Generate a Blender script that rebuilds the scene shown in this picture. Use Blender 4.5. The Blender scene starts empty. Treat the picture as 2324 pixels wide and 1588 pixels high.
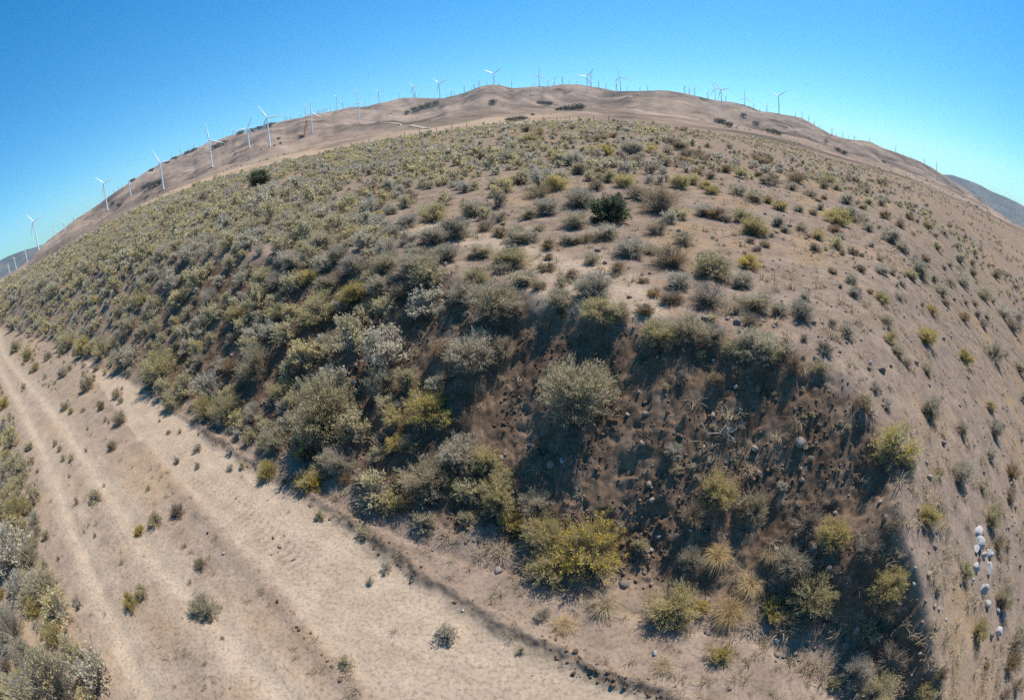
import bpy, math
import numpy as np
from mathutils import Matrix, Vector
rng = np.random.default_rng(7)
SC = bpy.context.scene
COL = SC.collection
R_ = math.radians

# ------------------------------------------------------------------ camera model (metres; photo pixels on a 2324 x 1588 grid)
PW, PH, FPX, CAMH = 2324.0, 1588.0, 1096.0, 7.0
_p, _r = R_(26.0), R_(4.0)
_f = np.array([0, math.cos(_p), -math.sin(_p)]); _rt = np.array([1.0, 0, 0]); _up = np.cross(_rt, _f)
AX = np.stack([math.cos(_r)*_rt - math.sin(_r)*_up, math.cos(_r)*_up + math.sin(_r)*_rt, _f])

def ray(x, y):
    u = (np.asarray(x, float) - PW/2)/FPX; v = -(np.asarray(y, float) - PH/2)/FPX
    r = np.hypot(u, v); th = 2*np.arcsin(np.clip(r/2, 0, 1))
    k = np.where(r > 1e-9, np.sin(th)/np.maximum(r, 1e-9), 1.0)
    return np.stack([u*k, v*k, np.cos(th)], -1) @ AX

def proj(p):
    d = np.asarray(p, float) - np.array([0, 0, CAMH]); d = d/np.linalg.norm(d, axis=-1, keepdims=True)
    c = d @ AX.T; th = np.arccos(np.clip(c[..., 2], -1, 1)); q = np.hypot(c[..., 0], c[..., 1]) + 1e-12
    r = 2*np.sin(th/2)*FPX
    return np.stack([PW/2 + c[..., 0]/q*r, PH/2 - c[..., 1]/q*r], -1)

cd = bpy.data.cameras.new('camera'); cam = bpy.data.objects.new('camera', cd); COL.objects.link(cam)
cam.matrix_world = Matrix(((AX[0][0], AX[1][0], -AX[2][0], 0), (AX[0][1], AX[1][1], -AX[2][1], 0), (AX[0][2], AX[1][2], -AX[2][2], CAMH), (0, 0, 0, 1)))
cd.type = 'PANO'; cd.sensor_fit = 'HORIZONTAL'; cd.sensor_width = 36.0
for holder in (cd, getattr(cd, 'cycles', None)):
    try:
        holder.panorama_type = 'FISHEYE_EQUISOLID'; holder.fisheye_lens = FPX/PW*36.0; holder.fisheye_fov = R_(360)
    except Exception:
        pass
cd.clip_start = 0.05; cd.clip_end = 30000
SC.camera = cam

# ------------------------------------------------------------------ noise
def _h(ix, iy, s):
    n = (ix.astype(np.int64)*374761393 + iy.astype(np.int64)*668265263 + s*974711 + 1013904223) & 0xFFFFFFFF
    n = ((n ^ (n >> 13))*1274126177) & 0xFFFFFFFF
    n = ((n ^ (n >> 16))*2246822519) & 0xFFFFFFFF
    return ((n ^ (n >> 15)) & 0xFFFFFF)/float(0xFFFFFF)

def vn(x, y, s=0):
    x = np.asarray(x, float); y = np.asarray(y, float)
    ix = np.floor(x); iy = np.floor(y); fx = x-ix; fy = y-iy
    fx = fx*fx*fx*(fx*(fx*6-15)+10); fy = fy*fy*fy*(fy*(fy*6-15)+10)
    a = _h(ix, iy, s); b = _h(ix+1, iy, s); c = _h(ix, iy+1, s); d = _h(ix+1, iy+1, s)
    return ((a+(b-a)*fx)*(1-fy) + (c+(d-c)*fx)*fy)*2-1

def fbm(x, y, s=0, o=4, g=0.5):
    t = 0; a = 1.0; n = 0
    for i in range(o):
        t = t + a*vn(x*2**i+17.3*i, y*2**i-9.1*i, s+i*31); n += a; a *= g
    return t/n

def sstep(a, b, x):
    t = np.clip((x-a)/(b-a), 0, 1); return t*t*(3-2*t)

def softmin(a, b, k):
    m = np.minimum(a, b); return m - k*np.log(np.exp(-(a-m)/k)+np.exp(-(b-m)/k))

def table(ph, val, sm):
    g = np.arange(-200, 201, 0.5); v = np.interp(g, ph, val)
    k = np.exp(-0.5*(np.arange(-20, 20.5, 0.5)/sm)**2); k /= k.sum()
    v2 = np.convolve(np.pad(v, len(k)//2, mode='edge'), k, 'valid')
    return lambda p: np.interp(p, g, v2)

def pdist(x, y, P):
    """unsigned distance, signed side, arc length along polyline P"""
    P = np.asarray(P, float); best = np.full(x.shape, 1e9); sgn = np.ones(x.shape); arc = np.zeros(x.shape); L = 0
    for (x0, y0), (x1, y1) in zip(P[:-1], P[1:]):
        dx, dy = x1-x0, y1-y0; l = math.hypot(dx, dy)
        t = np.clip(((x-x0)*dx+(y-y0)*dy)/(l*l), 0, 1)
        ex = x-x0-t*dx; ey = y-y0-t*dy; d = np.hypot(ex, ey)
        m = d < best
        best = np.where(m, d, best); sgn = np.where(m, np.where(dx*(y-y0)-dy*(x-x0) >= 0, 1.0, -1.0), sgn); arc = np.where(m, L+t*l, arc)
        L += l
    return best, sgn, arc

TOE = [(-300, 112), (-61.8, 30.2), (-37.3, 22.2), (-23.1, 16.6), (-16.2, 13.7), (-11.2, 11.3), (-7.3, 9.1), (-4.9, 7.8), (-3.1, 6.7), (-1.6, 5.9), (0.4, 4.9), (1.4, 4.25), (2.4, 3.65), (3.4, 3.1), (4.2, 2.3), (4.65, 1.2), (4.8, -0.5), (5.2, -3), (6, -8), (8, -40)]
BERM = [(-9.5, 10.1), (-5.8, 8.1), (-4.1, 7.0), (-3.2, 6.4), (-1.5, 5.0), (-0.4, 4.1), (0.6, 3.4), (1.7, 2.6), (3.0, 1.4), (4.0, -2)]
LBERM = [(-12, 9.4), (-8.5, 7.2), (-6.8, 6.1), (-4.6, 4.6), (-3.8, 3.8), (-2.8, 2.9), (-1.2, 1.2), (1, -2)]
RUTR = [(-90, 44), (-43.3, 20.7), (-29.3, 15.0), (-19.9, 11.1), (-14.3, 8.4), (-11.3, 6.8), (-8.4, 5.1), (-6.0, 3.8), (-4.4, 2.8), (-2, 1), (1, -2)]
RUTL = [(-90, 42), (-39.2, 17.8), (-25.2, 11.9), (-18.0, 8.6), (-14.2, 6.5), (-11.0, 4.6), (-8.6, 3.1), (-6.6, 1.6), (-4, -1)]
PATH = [(-3.2, 18.4), (-1.6, 16.7), (-.3, 14.8), (1.0, 13.0), (1.7, 11.9), (1.1, 10.4), (.6, 9.6), (1.6, 9.2), (2.5, 9.4), (2.6, 11.1), (2.0, 12.2)]
TREAD = [(-9.0, 8.2), (-6.6, 6.9), (-4.6, 5.6), (-3.4, 4.7)]

PHI = [-180, -110, -75, -62, -56, -47, -38, -30, -22, -14, -6.5, 1.2, 8.9, 16.5, 24, 32, 40, 48, 57, 64.5, 75, 95, 130, 180]
EF = table(PHI, [-1.8, -1.8, -1.7, -1.6, -1.7, -.8, 0, .2, .2, .5, .7, .9, 1.0, .9, .5, 0, -.9, -1.5, -2.5, -3.1, -4.2, -6, -5, -1.8], 2.0)
RF = table(PHI, [120, 120, 140, 150, 150, 145, 140, 135, 130, 125, 120, 120, 120, 122, 125, 128, 132, 138, 140, 132, 115, 95, 95, 120], 3.0)

def natural(x, y):
    r = np.hypot(x, y); ph = np.degrees(np.arctan2(x, y))
    pl = np.clip(1.2 + 0.40*(y-1) - 0.30*(x-5.3), -7, 40)
    zc = 3.12 + 0*x
    pn = softmin(zc, pl, 0.30)
    pn = np.maximum(pn, -5)
    rf = RF(ph); e = np.tan(np.radians(EF(ph))); zf = CAMH + rf*e
    t = np.clip((r-8)/(rf-8), 0, 1)
    z = pn + (zf-pn)*t
    return np.where(r > rf, zf + (r-rf)*np.tan(np.radians(EF(ph)-2.2)), z)

def ground_full(x, y, want_zone=False):
    x = np.asarray(x, float); y = np.asarray(y, float)
    r = np.hypot(x, y)
    d, sg, arc = pdist(x, y, TOE); s = d*sg
    s = s + 0.18*fbm(x*0.7, y*0.7, 5, 3)*sstep(60, 5, r)
    P = natural(x, y)
    near = sstep(45, 12, r)
    P = P + 0.10*fbm(x/3.5, y/3.5, 11, 4) + 0.25*fbm(x/14, y/14, 12, 2)*sstep(6, 25, r) + 0.035*fbm(x*1.6, y*1.6, 13, 3)*near
    # mounds on the plain
    apron = np.where(s < 0.9, 0.32*s, 0.288 + (s-0.9)*(0.58+0.14*sstep(-3, 1.5, x)+0.85*sstep(3.5, 4.5, x)*sstep(4.6, 3.0, y)))
    cut0 = np.where(s > 0, apron, 0)
    bank = sstep(0.25, 1.0, s)*sstep(-0.25, 0.5, P-cut0)
    gul = fbm(arc*0.9, s*0.28, 21, 4)
    lum = fbm(x*1.3, y*1.3, 22, 5, 0.6)
    clod = 0.5-np.abs(fbm(x*1.7, y*1.7, 27, 3)) + 0.6*(0.5-np.abs(fbm(x*3.9, y*3.9, 28, 3)))
    pit = sstep(0.22, 0.5, fbm(x*2.3+.6*lum, y*2.3, 29, 2))
    cut = cut0 + bank*(0.26*gul + 0.07*lum + 0.10*vn(arc*2.6, s*.35, 47)*sstep(-6, -1, x) + 0.06*(clod-.45) - 0.09*pit*near + (0.085*(0.4-np.abs(fbm(x*4.5, y*4.5, 37, 3))) + 0.045*(0.4-np.abs(fbm(x*9, y*9, 38, 2))))*near)
    up = softmin(P, cut, 0.05)
    up = np.maximum(up, -0.7*np.maximum(s, 0))
    # road bench
    db, sb, _ = pdist(x, y, BERM); dl, sl, _ = pdist(x, y, LBERM)
    dr, _, ar = pdist(x, y, RUTR); dL, _, aL = pdist(x, y, RUTL)
    road = 0.02*fbm(x*.5, y*.5, 31, 3) + 0.010*fbm(x*4, y*4, 32, 2)*near
    wob = 0.10*fbm(x*1.7, y*1.7, 33, 3)
    bl = db*sb + wob + .07*fbm(x*5, y*5, 36, 3); ll = dl*sl + wob*0.8
    bmod = 0.75+0.55*sstep(-.3, .4, fbm(x*.9, y*.9, 39, 2))
    road = road + (0.07*sstep(-0.10, 0.10, bl) + 0.085*bmod*np.exp(-(bl/0.17)**2)*(1+.6*fbm(x*6, y*6, 40, 2)))*sstep(40, 14, r)
    lwid = sstep(0.05, 0.3, ll)
    road = road - 0.07*sstep(-0.05, 0.08, -ll)*0 + (0.05*np.exp(-(ll/0.15)**2) + 0.05*sstep(0.05, -0.15, ll))*sstep(20, 8, r)
    rut = np.maximum(np.exp(-(dr/0.26)**2), np.exp(-(dL/0.24)**2))
    road = road - 0.055*rut
    dt_, st_, at_ = pdist(x, y, TREAD)
    road = road - 0.028*sstep(0.1, 0.5, np.sin(at_*2*np.pi/0.21 + np.abs(dt_*st_)*9))*sstep(.34, .27, dt_)*sstep(0.1, .4, at_)*(.6+.6*vn(x*.8, y*.8, 50))
    off = np.maximum(-s-9.0, 0)
    road = road - 0.16*off + 0.12*fbm(x*.8, y*.8, 35, 3)*sstep(0, 2, off)
    side = sstep(-0.10, 0.12, s)
    z = road*(1-side) + np.maximum(up, np.where(s < 1.0, road*0+0.0, -99))*side
    z = np.where((s > 0) & (s < 1.0), np.maximum(z, np.minimum(0.02, P)), z)
    if not want_zone:
        return z
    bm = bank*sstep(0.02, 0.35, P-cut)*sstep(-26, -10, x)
    rutw = np.maximum(np.exp(-(dr/0.50)**2), np.exp(-(dL/0.48)**2))
    lane = sstep(0.05, 0.3, ll)*sstep(0.0, 0.15, -bl)
    roadm = (1-side)*(0.22 + 0.78*np.clip(np.maximum(rutw, lane*0.85), 0, 1))*(1-.72*sstep(-.02, .15, bl)*sstep(30, 10, r))
    dp_, _, _ = pdist(x, y, PATH); roadm = np.maximum(roadm, side*(1-bm)*.75*sstep(1.0, .45, dp_+.35*fbm(x, y, 51, 3)))
    tr_ = sstep(0.1, 0.6, np.sin(at_*2*np.pi/0.21 + np.abs(dt_*st_)*9))*sstep(.34, .27, dt_)*sstep(0.1, .4, at_)*np.clip(.5+.8*vn(x*.8, y*.8, 50), 0, 1)  # tread groove mask; their shade is strengthened in the soil colour over real relief
    step = 0.40*tr_*(1-side) + np.exp(-((bl+0.03)/0.16)**2)*(1-side)*sstep(40, 14, r)*0.75*bmod  # dark berm soil; shade of its road-side face is put into this tone too
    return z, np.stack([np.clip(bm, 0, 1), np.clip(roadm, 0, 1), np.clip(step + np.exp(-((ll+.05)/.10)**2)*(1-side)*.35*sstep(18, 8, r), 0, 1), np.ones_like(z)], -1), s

def on_ground(px, py):
    """world points where the photo rays meet the near ground"""
    d = ray(px, py); n = d.shape[0]
    rr = np.geomspace(1.5, 175, 900)
    hor = np.hypot(d[:, 0], d[:, 1])
    out = np.zeros((n, 3)); ok = np.zeros(n, bool)
    for i in range(n):
        x = d[i, 0]/hor[i]*rr; y = d[i, 1]/hor[i]*rr; zr = CAMH + rr*d[i, 2]/hor[i]
        g = ground_full(x, y); k = np.argmax(zr < g)
        if zr[k] < g[k]:
            out[i] = (x[k], y[k], g[k]); ok[i] = True
    return out, ok

# ------------------------------------------------------------------ mesh helpers
def mesh(name, V, F, mats, mi=None, smooth=False, attr=None):
    V = np.asarray(V, np.float32); F = np.asarray(F, np.int32); k = F.shape[1]
    me = bpy.data.meshes.new(name)
    me.vertices.add(len(V)); me.vertices.foreach_set('co', V.ravel())
    me.loops.add(F.size); me.loops.foreach_set('vertex_index', F.ravel())
    me.polygons.add(len(F)); me.polygons.foreach_set('loop_start', np.arange(0, F.size, k, dtype=np.int32))
    try:
        me.polygons.foreach_set('loop_total', np.full(len(F), k, np.int32))
    except Exception:
        pass
    for m in mats:
        me.materials.append(m)
    if mi is not None:
        me.polygons.foreach_set('material_index', np.asarray(mi, np.int32))
    if smooth:
        me.polygons.foreach_set('use_smooth', np.ones(len(F), bool))
    if attr is not None:
        a = me.attributes.new('zone', 'FLOAT_COLOR', 'POINT'); a.data.foreach_set('color', np.asarray(attr, np.float32).ravel())
    me.update(calc_edges=True); me.validate()
    return me

def link(name, me, parent=None):
    o = bpy.data.objects.new(name, me); COL.objects.link(o)
    if parent is not None:
        o.parent = parent
    return o

def tag(o, label, cat, group=None):
    o['label'] = label; o['category'] = cat
    if group:
        o['group'] = group
    return o

def kind(o, k):
    o['kind'] = k; return o

def grid_faces(nr, nc):
    i = np.arange(nr*nc).reshape(nr, nc)
    return np.stack([i[:-1, :-1], i[1:, :-1], i[1:, 1:], i[:-1, 1:]], -1).reshape(-1, 4)[:, ::-1]

def tube(pts, rad, sides=6):
    """verts, quad faces of a tube through pts"""
    pts = np.asarray(pts, float); n = len(pts); rad = np.broadcast_to(rad, (n,))
    t = np.gradient(pts, axis=0); t /= np.linalg.norm(t, axis=1, keepdims=True)+1e-12
    ref = np.where(np.abs(t[:, 2:3]) > .9, np.array([[1., 0, 0]]), np.array([[0, 0, 1.]]))
    a = np.cross(t, ref); a /= np.linalg.norm(a, axis=1, keepdims=True); b = np.cross(t, a)
    an = np.arange(sides)/sides*2*np.pi
    V = pts[:, None] + rad[:, None, None]*(np.cos(an)[None, :, None]*a[:, None]+np.sin(an)[None, :, None]*b[:, None])
    F = []
    for i in range(n-1):
        for j in range(sides):
            k = (j+1) % sides
            F.append((i*sides+j, i*sides+k, (i+1)*sides+k, (i+1)*sides+j))
    return V.reshape(-1, 3), np.array(F)

def join(parts):
    V = []; F = []; o = 0
    for v, f in parts:
        V.append(v); F.append(np.asarray(f)+o); o += len(v)
    return np.concatenate(V), np.concatenate(F)

# ------------------------------------------------------------------ materials
def mat(name):
    m = bpy.data.materials.new(name); m.use_nodes = True; nt = m.node_tree; nt.nodes.clear()
    out = nt.nodes.new('ShaderNodeOutputMaterial'); return m, nt, out

def nd(nt, t, **kw):
    n = nt.nodes.new(t)
    for k, v in kw.items():
        if k in n.inputs:
            n.inputs[k].default_value = v
        else:
            setattr(n, k, v)
    return n

def ramp(nt, stops):
    n = nt.nodes.new('ShaderNodeValToRGB'); e = n.color_ramp.elements
    while len(e) < len(stops):
        e.new(0.5)
    for q, (p, c) in zip(e, stops):
        q.position = p; q.color = (*c, 1) if len(c) == 3 else c
    return n

def mixc(nt, fac, a, b, mode='MIX'):
    n = nt.nodes.new('ShaderNodeMix'); n.data_type = 'RGBA'; n.blend_type = mode
    for sock, v in ((n.inputs[0], fac), (n.inputs[6], a), (n.inputs[7], b)):
        if hasattr(v, 'is_output') or isinstance(v, bpy.types.NodeSocket):
            nt.links.new(v, sock)
        else:
            sock.default_value = v if not isinstance(v, tuple) else (*v, 1)
    return n.outputs[2]

def math_(nt, op, a, b=0.0):
    n = nt.nodes.new('ShaderNodeMath'); n.operation = op
    for sock, v in ((n.inputs[0], a), (n.inputs[1], b)):
        if isinstance(v, bpy.types.NodeSocket):
            nt.links.new(v, sock)
        else:
            sock.default_value = v
    return n.outputs[0]

def noise(nt, vec, scale, detail=5, rough=0.6, dist=0.0):
    n = nt.nodes.new('ShaderNodeTexNoise'); n.inputs['Scale'].default_value = scale; n.inputs['Detail'].default_value = detail
    n.inputs['Roughness'].default_value = rough; n.inputs['Distortion'].default_value = dist
    nt.links.new(vec, n.inputs['Vector']); return n.outputs[0]

def soil_material():
    m, nt, out = mat('dry_soil')
    pos = nt.nodes.new('ShaderNodeNewGeometry').outputs['Position']
    at = nt.nodes.new('ShaderNodeAttribute'); at.attribute_name = 'zone'
    sep = nt.nodes.new('ShaderNodeSeparateColor'); nt.links.new(at.outputs['Color'], sep.inputs[0])
    bank, road, step = sep.outputs[0], sep.outputs[1], sep.outputs[2]
    big = noise(nt, pos, 0.22, 5, 0.65); med = noise(nt, pos, 1.6, 6, 0.7); fine = noise(nt, pos, 14, 6, 0.75); peb = noise(nt, pos, 38, 3, 0.6)
    r1 = ramp(nt, [(0.30, (.148, .110, .084)), (0.52, (.218, .164, .127)), (0.72, (.280, .212, .160))]); nt.links.new(med, r1.inputs[0])
    r2 = ramp(nt, [(0.35, (.30, .232, .168)), (0.65, (.385, .302, .222))]); nt.links.new(med, r2.inputs[0])
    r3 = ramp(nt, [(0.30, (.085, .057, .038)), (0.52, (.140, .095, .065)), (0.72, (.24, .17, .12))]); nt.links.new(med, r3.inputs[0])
    litter = ramp(nt, [(0.50, (0, 0, 0)), (0.66, (1, 1, 1))]); nt.links.new(big, litter.inputs[0])
    base = mixc(nt, math_(nt, 'MULTIPLY', litter.outputs[0], .55), r1.outputs[0], (.31, .205, .105))
    base = mixc(nt, road, base, r2.outputs[0])
    mp = nd(nt, 'ShaderNodeMapping'); mp.vector_type = 'TEXTURE'; mp.inputs['Rotation'].default_value = (0, 0, R_(-28)); mp.inputs['Scale'].default_value = (9.0, 1.0, 1.0); nt.links.new(pos, mp.inputs[0])
    sk = noise(nt, mp.outputs[0], 3.2, 5, .65); rs = ramp(nt, [(0.34, (.90, .88, .86)), (0.50, (1, 1, 1)), (0.68, (1.03, 1.03, 1.02))]); nt.links.new(sk, rs.inputs[0])
    base = mixc(nt, road, base, mixc(nt, 1.0, base, rs.outputs[0], 'MULTIPLY'))
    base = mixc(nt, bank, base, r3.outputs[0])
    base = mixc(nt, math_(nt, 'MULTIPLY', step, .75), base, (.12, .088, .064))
    f2 = ramp(nt, [(0.30, (.40, .38, .37)), (0.50, (1, 1, 1)), (0.75, (1.25, 1.22, 1.18))]); nt.links.new(fine, f2.inputs[0])
    base = mixc(nt, 0.9, base, f2.outputs[0], 'MULTIPLY')
    sp = ramp(nt, [(0.30, (.45, .40, .38)), (0.36, (1, 1, 1)), (0.70, (1, 1, 1)), (0.76, (1.25, 1.22, 1.2))]); nt.links.new(peb, sp.inputs[0])
    base = mixc(nt, 0.55, base, sp.outputs[0], 'MULTIPLY')
    b = nd(nt, 'ShaderNodeBsdfDiffuse', Roughness=0.0); nt.links.new(base, b.inputs['Color'])
    bu = nd(nt, 'ShaderNodeBump', Strength=0.45, Distance=0.018)
    hh = math_(nt, 'ADD', fine, math_(nt, 'MULTIPLY', peb, 0.35)); nt.links.new(hh, bu.inputs['Height'])
    nt.links.new(bu.outputs[0], b.inputs['Normal']); nt.links.new(b.outputs[0], out.inputs[0])
    return m

def hill_material(name, c1, c2, c3, scale=1.0):
    m, nt, out = mat(name)
    pos = nt.nodes.new('ShaderNodeNewGeometry').outputs['Position']; at = nt.nodes.new('ShaderNodeAttribute'); at.attribute_name = 'zone'
    a = noise(nt, pos, 0.006*scale, 8, 0.62, 0.4); bb = noise(nt, pos, 0.03*scale, 8, 0.7); f = noise(nt, pos, 0.25*scale, 4, 0.7)
    r = ramp(nt, [(0.36, c1), (0.52, c2), (0.66, c3)]); nt.links.new(a, r.inputs[0])
    r2 = ramp(nt, [(0.34, (.58, .55, .53)), (0.50, (1, 1, 1)), (0.8, (1.10, 1.10, 1.10))]); nt.links.new(bb, r2.inputs[0])
    c = mixc(nt, at.outputs['Color'], r.outputs[0], (.335, .245, .165)) if name == 'dry_grass_hill' else r.outputs[0]
    c = mixc(nt, .85, c, r2.outputs[0], 'MULTIPLY')
    r3 = ramp(nt, [(0.33, (.60, .57, .55)), (0.45, (1, 1, 1))]); nt.links.new(f, r3.inputs[0])
    c = mixc(nt, .6, c, r3.outputs[0], 'MULTIPLY')
    b = nd(nt, 'ShaderNodeBsdfDiffuse', Roughness=0.0); nt.links.new(c, b.inputs['Color'])
    bu = nd(nt, 'ShaderNodeBump', Strength=0.25, Distance=2.0/scale); nt.links.new(bb, bu.inputs['Height']); nt.links.new(bu.outputs[0], b.inputs['Normal'])
    nt.links.new(b.outputs[0], out.inputs[0]); return m

def leaf_material(name, c1, c2, c3, tr=0.5, vary=0.17):
    m, nt, out = mat(name)
    geo = nt.nodes.new('ShaderNodeNewGeometry'); oi = nt.nodes.new('ShaderNodeObjectInfo')
    r = ramp(nt, [(0.0, c1), (0.5, c2), (1.0, c3)]); nt.links.new(geo.outputs['Random Per Island'], r.inputs[0])
    hs = nd(nt, 'ShaderNodeHueSaturation'); nt.links.new(r.outputs[0], hs.inputs['Color'])
    nt.links.new(math_(nt, 'ADD', math_(nt, 'MULTIPLY', oi.outputs['Random'], 2*vary), 1-vary), hs.inputs['Value'])
    nt.links.new(math_(nt, 'ADD', math_(nt, 'MULTIPLY', math_(nt, 'FRACT', math_(nt, 'MULTIPLY', oi.outputs['Random'], 7.13)), 0.5), 0.75), hs.inputs['Saturation'])
    d = nd(nt, 'ShaderNodeBsdfDiffuse', Roughness=0.0); t = nd(nt, 'ShaderNodeBsdfTranslucent'); mx = nd(nt, 'ShaderNodeMixShader', Fac=tr)
    nt.links.new(hs.outputs[0], d.inputs[0]); nt.links.new(hs.outputs[0], t.inputs[0])
    nt.links.new(d.outputs[0], mx.inputs[1]); nt.links.new(t.outputs[0], mx.inputs[2]); nt.links.new(mx.outputs[0], out.inputs[0])
    return m

def plain_material(name, c, rough=0.6, var=0.15, scale=3.0):
    m, nt, out = mat(name)
    pos = nt.nodes.new('ShaderNodeTexCoord').outputs['Object']
    n = noise(nt, pos, scale, 5, .65)
    r = ramp(nt, [(0.3, tuple(q*(1-var) for q in c)), (0.7, tuple(min(1, q*(1+var)) for q in c))]); nt.links.new(n, r.inputs[0])
    b = nd(nt, 'ShaderNodeBsdfPrincipled', Roughness=rough); nt.links.new(r.outputs[0], b.inputs['Base Color'])
    nt.links.new(b.outputs[0], out.inputs[0]); return m

def rock_material(name, c1, c2):
    m, nt, out = mat(name)
    pos = nt.nodes.new('ShaderNodeTexCoord').outputs['Object']
    n = noise(nt, pos, 2.5, 8, .7, .5); n2 = noise(nt, pos, 12, 5, .7)
    r = ramp(nt, [(0.32, c1), (0.6, c2)]); nt.links.new(n, r.inputs[0])
    b = nd(nt, 'ShaderNodeBsdfDiffuse', Roughness=0.0); nt.links.new(r.outputs[0], b.inputs['Color'])
    bu = nd(nt, 'ShaderNodeBump', Strength=.7, Distance=.05); nt.links.new(n2, bu.inputs['Height']); nt.links.new(bu.outputs[0], b.inputs['Normal'])
    nt.links.new(b.outputs[0], out.inputs[0]); return m

M = dict(
    soil=soil_material(),
    hill=hill_material('dry_grass_hill', (.105, .083, .066), (.245, .182, .138), (.315, .235, .175)),
    far=hill_material('far_hill', (.04, .052, .048), (.075, .083, .075), (.14, .125, .108), 0.6),  # dark wooded tone, with some blue of distant haze put into the colour
    twig=leaf_material('grey_twig', (.22, .19, .155), (.32, .275, .225), (.42, .37, .31), 0.0),
    rleaf=leaf_material('rabbitbrush_leaf', (.34, .275, .135), (.49, .41, .215), (.62, .54, .32)),
    sleaf=leaf_material('sage_leaf', (.31, .262, .185), (.45, .385, .275), (.57, .505, .38)),
    bleaf=leaf_material('brown_leaf', (.21, .155, .10), (.32, .24, .155), (.43, .33, .21)),
    fyel=leaf_material('yellow_flower', (.38, .30, .09), (.50, .40, .14), (.60, .50, .24)),
    fbri=leaf_material('bright_yellow_flower', (.46, .34, .05), (.58, .44, .09), (.66, .54, .20)),
    fpal=leaf_material('straw_flower', (.42, .36, .20), (.52, .45, .28), (.62, .54, .36)),
    straw=leaf_material('dry_straw', (.33, .24, .13), (.46, .35, .21), (.58, .47, .30)),
    jleaf=leaf_material('juniper_leaf', (.075, .088, .04), (.125, .145, .07), (.19, .20, .11), .4),
    oak=leaf_material('far_tree_leaf', (.075, .078, .055), (.12, .12, .088), (.17, .165, .12), .3),
    dead=leaf_material('dead_branch', (.20, .16, .13), (.30, .26, .22), (.42, .38, .33), 0.0),
    white=plain_material('white_paint', (.80, .80, .80), .45, .04, .2),
    lattice=plain_material('galvanised_steel', (.42, .42, .43), .5, .1, .3),
    red=plain_material('red_paint', (.50, .10, .06), .5, .15, .4),
    post=plain_material('weathered_post', (.12, .09, .065), .9, .3, 4),
    track=plain_material('pale_track', (.33, .26, .195), 1.0, .12, .05),
    dark=plain_material('dark_steel', (.05, .05, .055), .6, .2, 2),
    wrock=rock_material('pale_granite', (.26, .25, .235), (.50, .49, .47)),
    grock=rock_material('brown_rock', (.13, .10, .085), (.30, .245, .205)),
)

# ------------------------------------------------------------------ near ground
cols = np.radians(np.concatenate([np.arange(-180, -108, 2.0), np.arange(-108, 114, 0.29), np.arange(114, 180.1, 2.0)])); cols[-1] = np.pi
rows = np.concatenate([[0.02], np.linspace(.3, 1.9, 9), np.geomspace(2.0, 185, 830)])
RR, PP = np.meshgrid(rows, cols, indexing='ij')
GX, GY = RR*np.sin(PP), RR*np.cos(PP)
GZ, zone, _ = ground_full(GX.ravel(), GY.ravel(), True)
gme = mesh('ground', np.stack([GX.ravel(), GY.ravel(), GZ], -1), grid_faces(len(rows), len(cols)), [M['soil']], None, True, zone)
kind(link('ground', gme), 'structure')

# ------------------------------------------------------------------ hills
SKYPX = [(o[0] + x*o[2], o[1] + y*o[2]) for o, pts in (
    ((0, 150, .4094), [(330, 1280), (400, 1230), (500, 1150), (560, 1110), (640, 1060), (720, 1000), (800, 945), (870, 900), (940, 855), (1010, 805), (1100, 760), (1200, 710), (1300, 670), (1400, 625), (1480, 600), (1560, 570), (1640, 545)]),
    ((700, 100, .3463), [(0, 790), (150, 730), (280, 690), (400, 670), (540, 635), (650, 620), (740, 600), (820, 580), (900, 580), (960, 575), (1060, 545), (1130, 535), (1200, 512), (1300, 503), (1400, 505), (1500, 510), (1560, 510), (1650, 490), (1750, 465), (1830, 430), (1900, 405)]),
    ((1300, 100, .3463), [(250, 395), (300, 400), (400, 430), (500, 420), (600, 412), (700, 412), (760, 400), (860, 393), (940, 397), (1050, 415), (1150, 432), (1250, 455), (1330, 450), (1450, 450), (1560, 445), (1650, 445), (1750, 460), (1850, 480), (1950, 505), (2050, 525)]),
    ((2000, 150, .4093), [(70, 328), (160, 338), (250, 362), (340, 402), (400, 402), (480, 420), (570, 432), (630, 450), (680, 480), (740, 515), (800, 548), (860, 570), (930, 590), (1010, 597), (1080, 602), (1130, 630), (1180, 655), (1250, 675), (1330, 705), (1400, 730), (1460, 760), (1510, 785), (1550, 815)])) for x, y in pts]
_q = np.array(sorted(SKYPX))*(PW/2875.0); _dq = ray(_q[:, 0], _q[:, 1])
_az, _el = np.degrees(np.arctan2(_dq[:, 0], _dq[:, 1])), np.degrees(np.arcsin(_dq[:, 2]))
SKY = table([-180, -110, -75, -62, -58] + list(_az) + [57, 60, 64, 75, 110, 180], [-1, -1.5, -1.5, -1.2, -.9] + list(_el) + [-.9, -1.8, -2.7, -3.5, -3, -1], 0.35)
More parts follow.
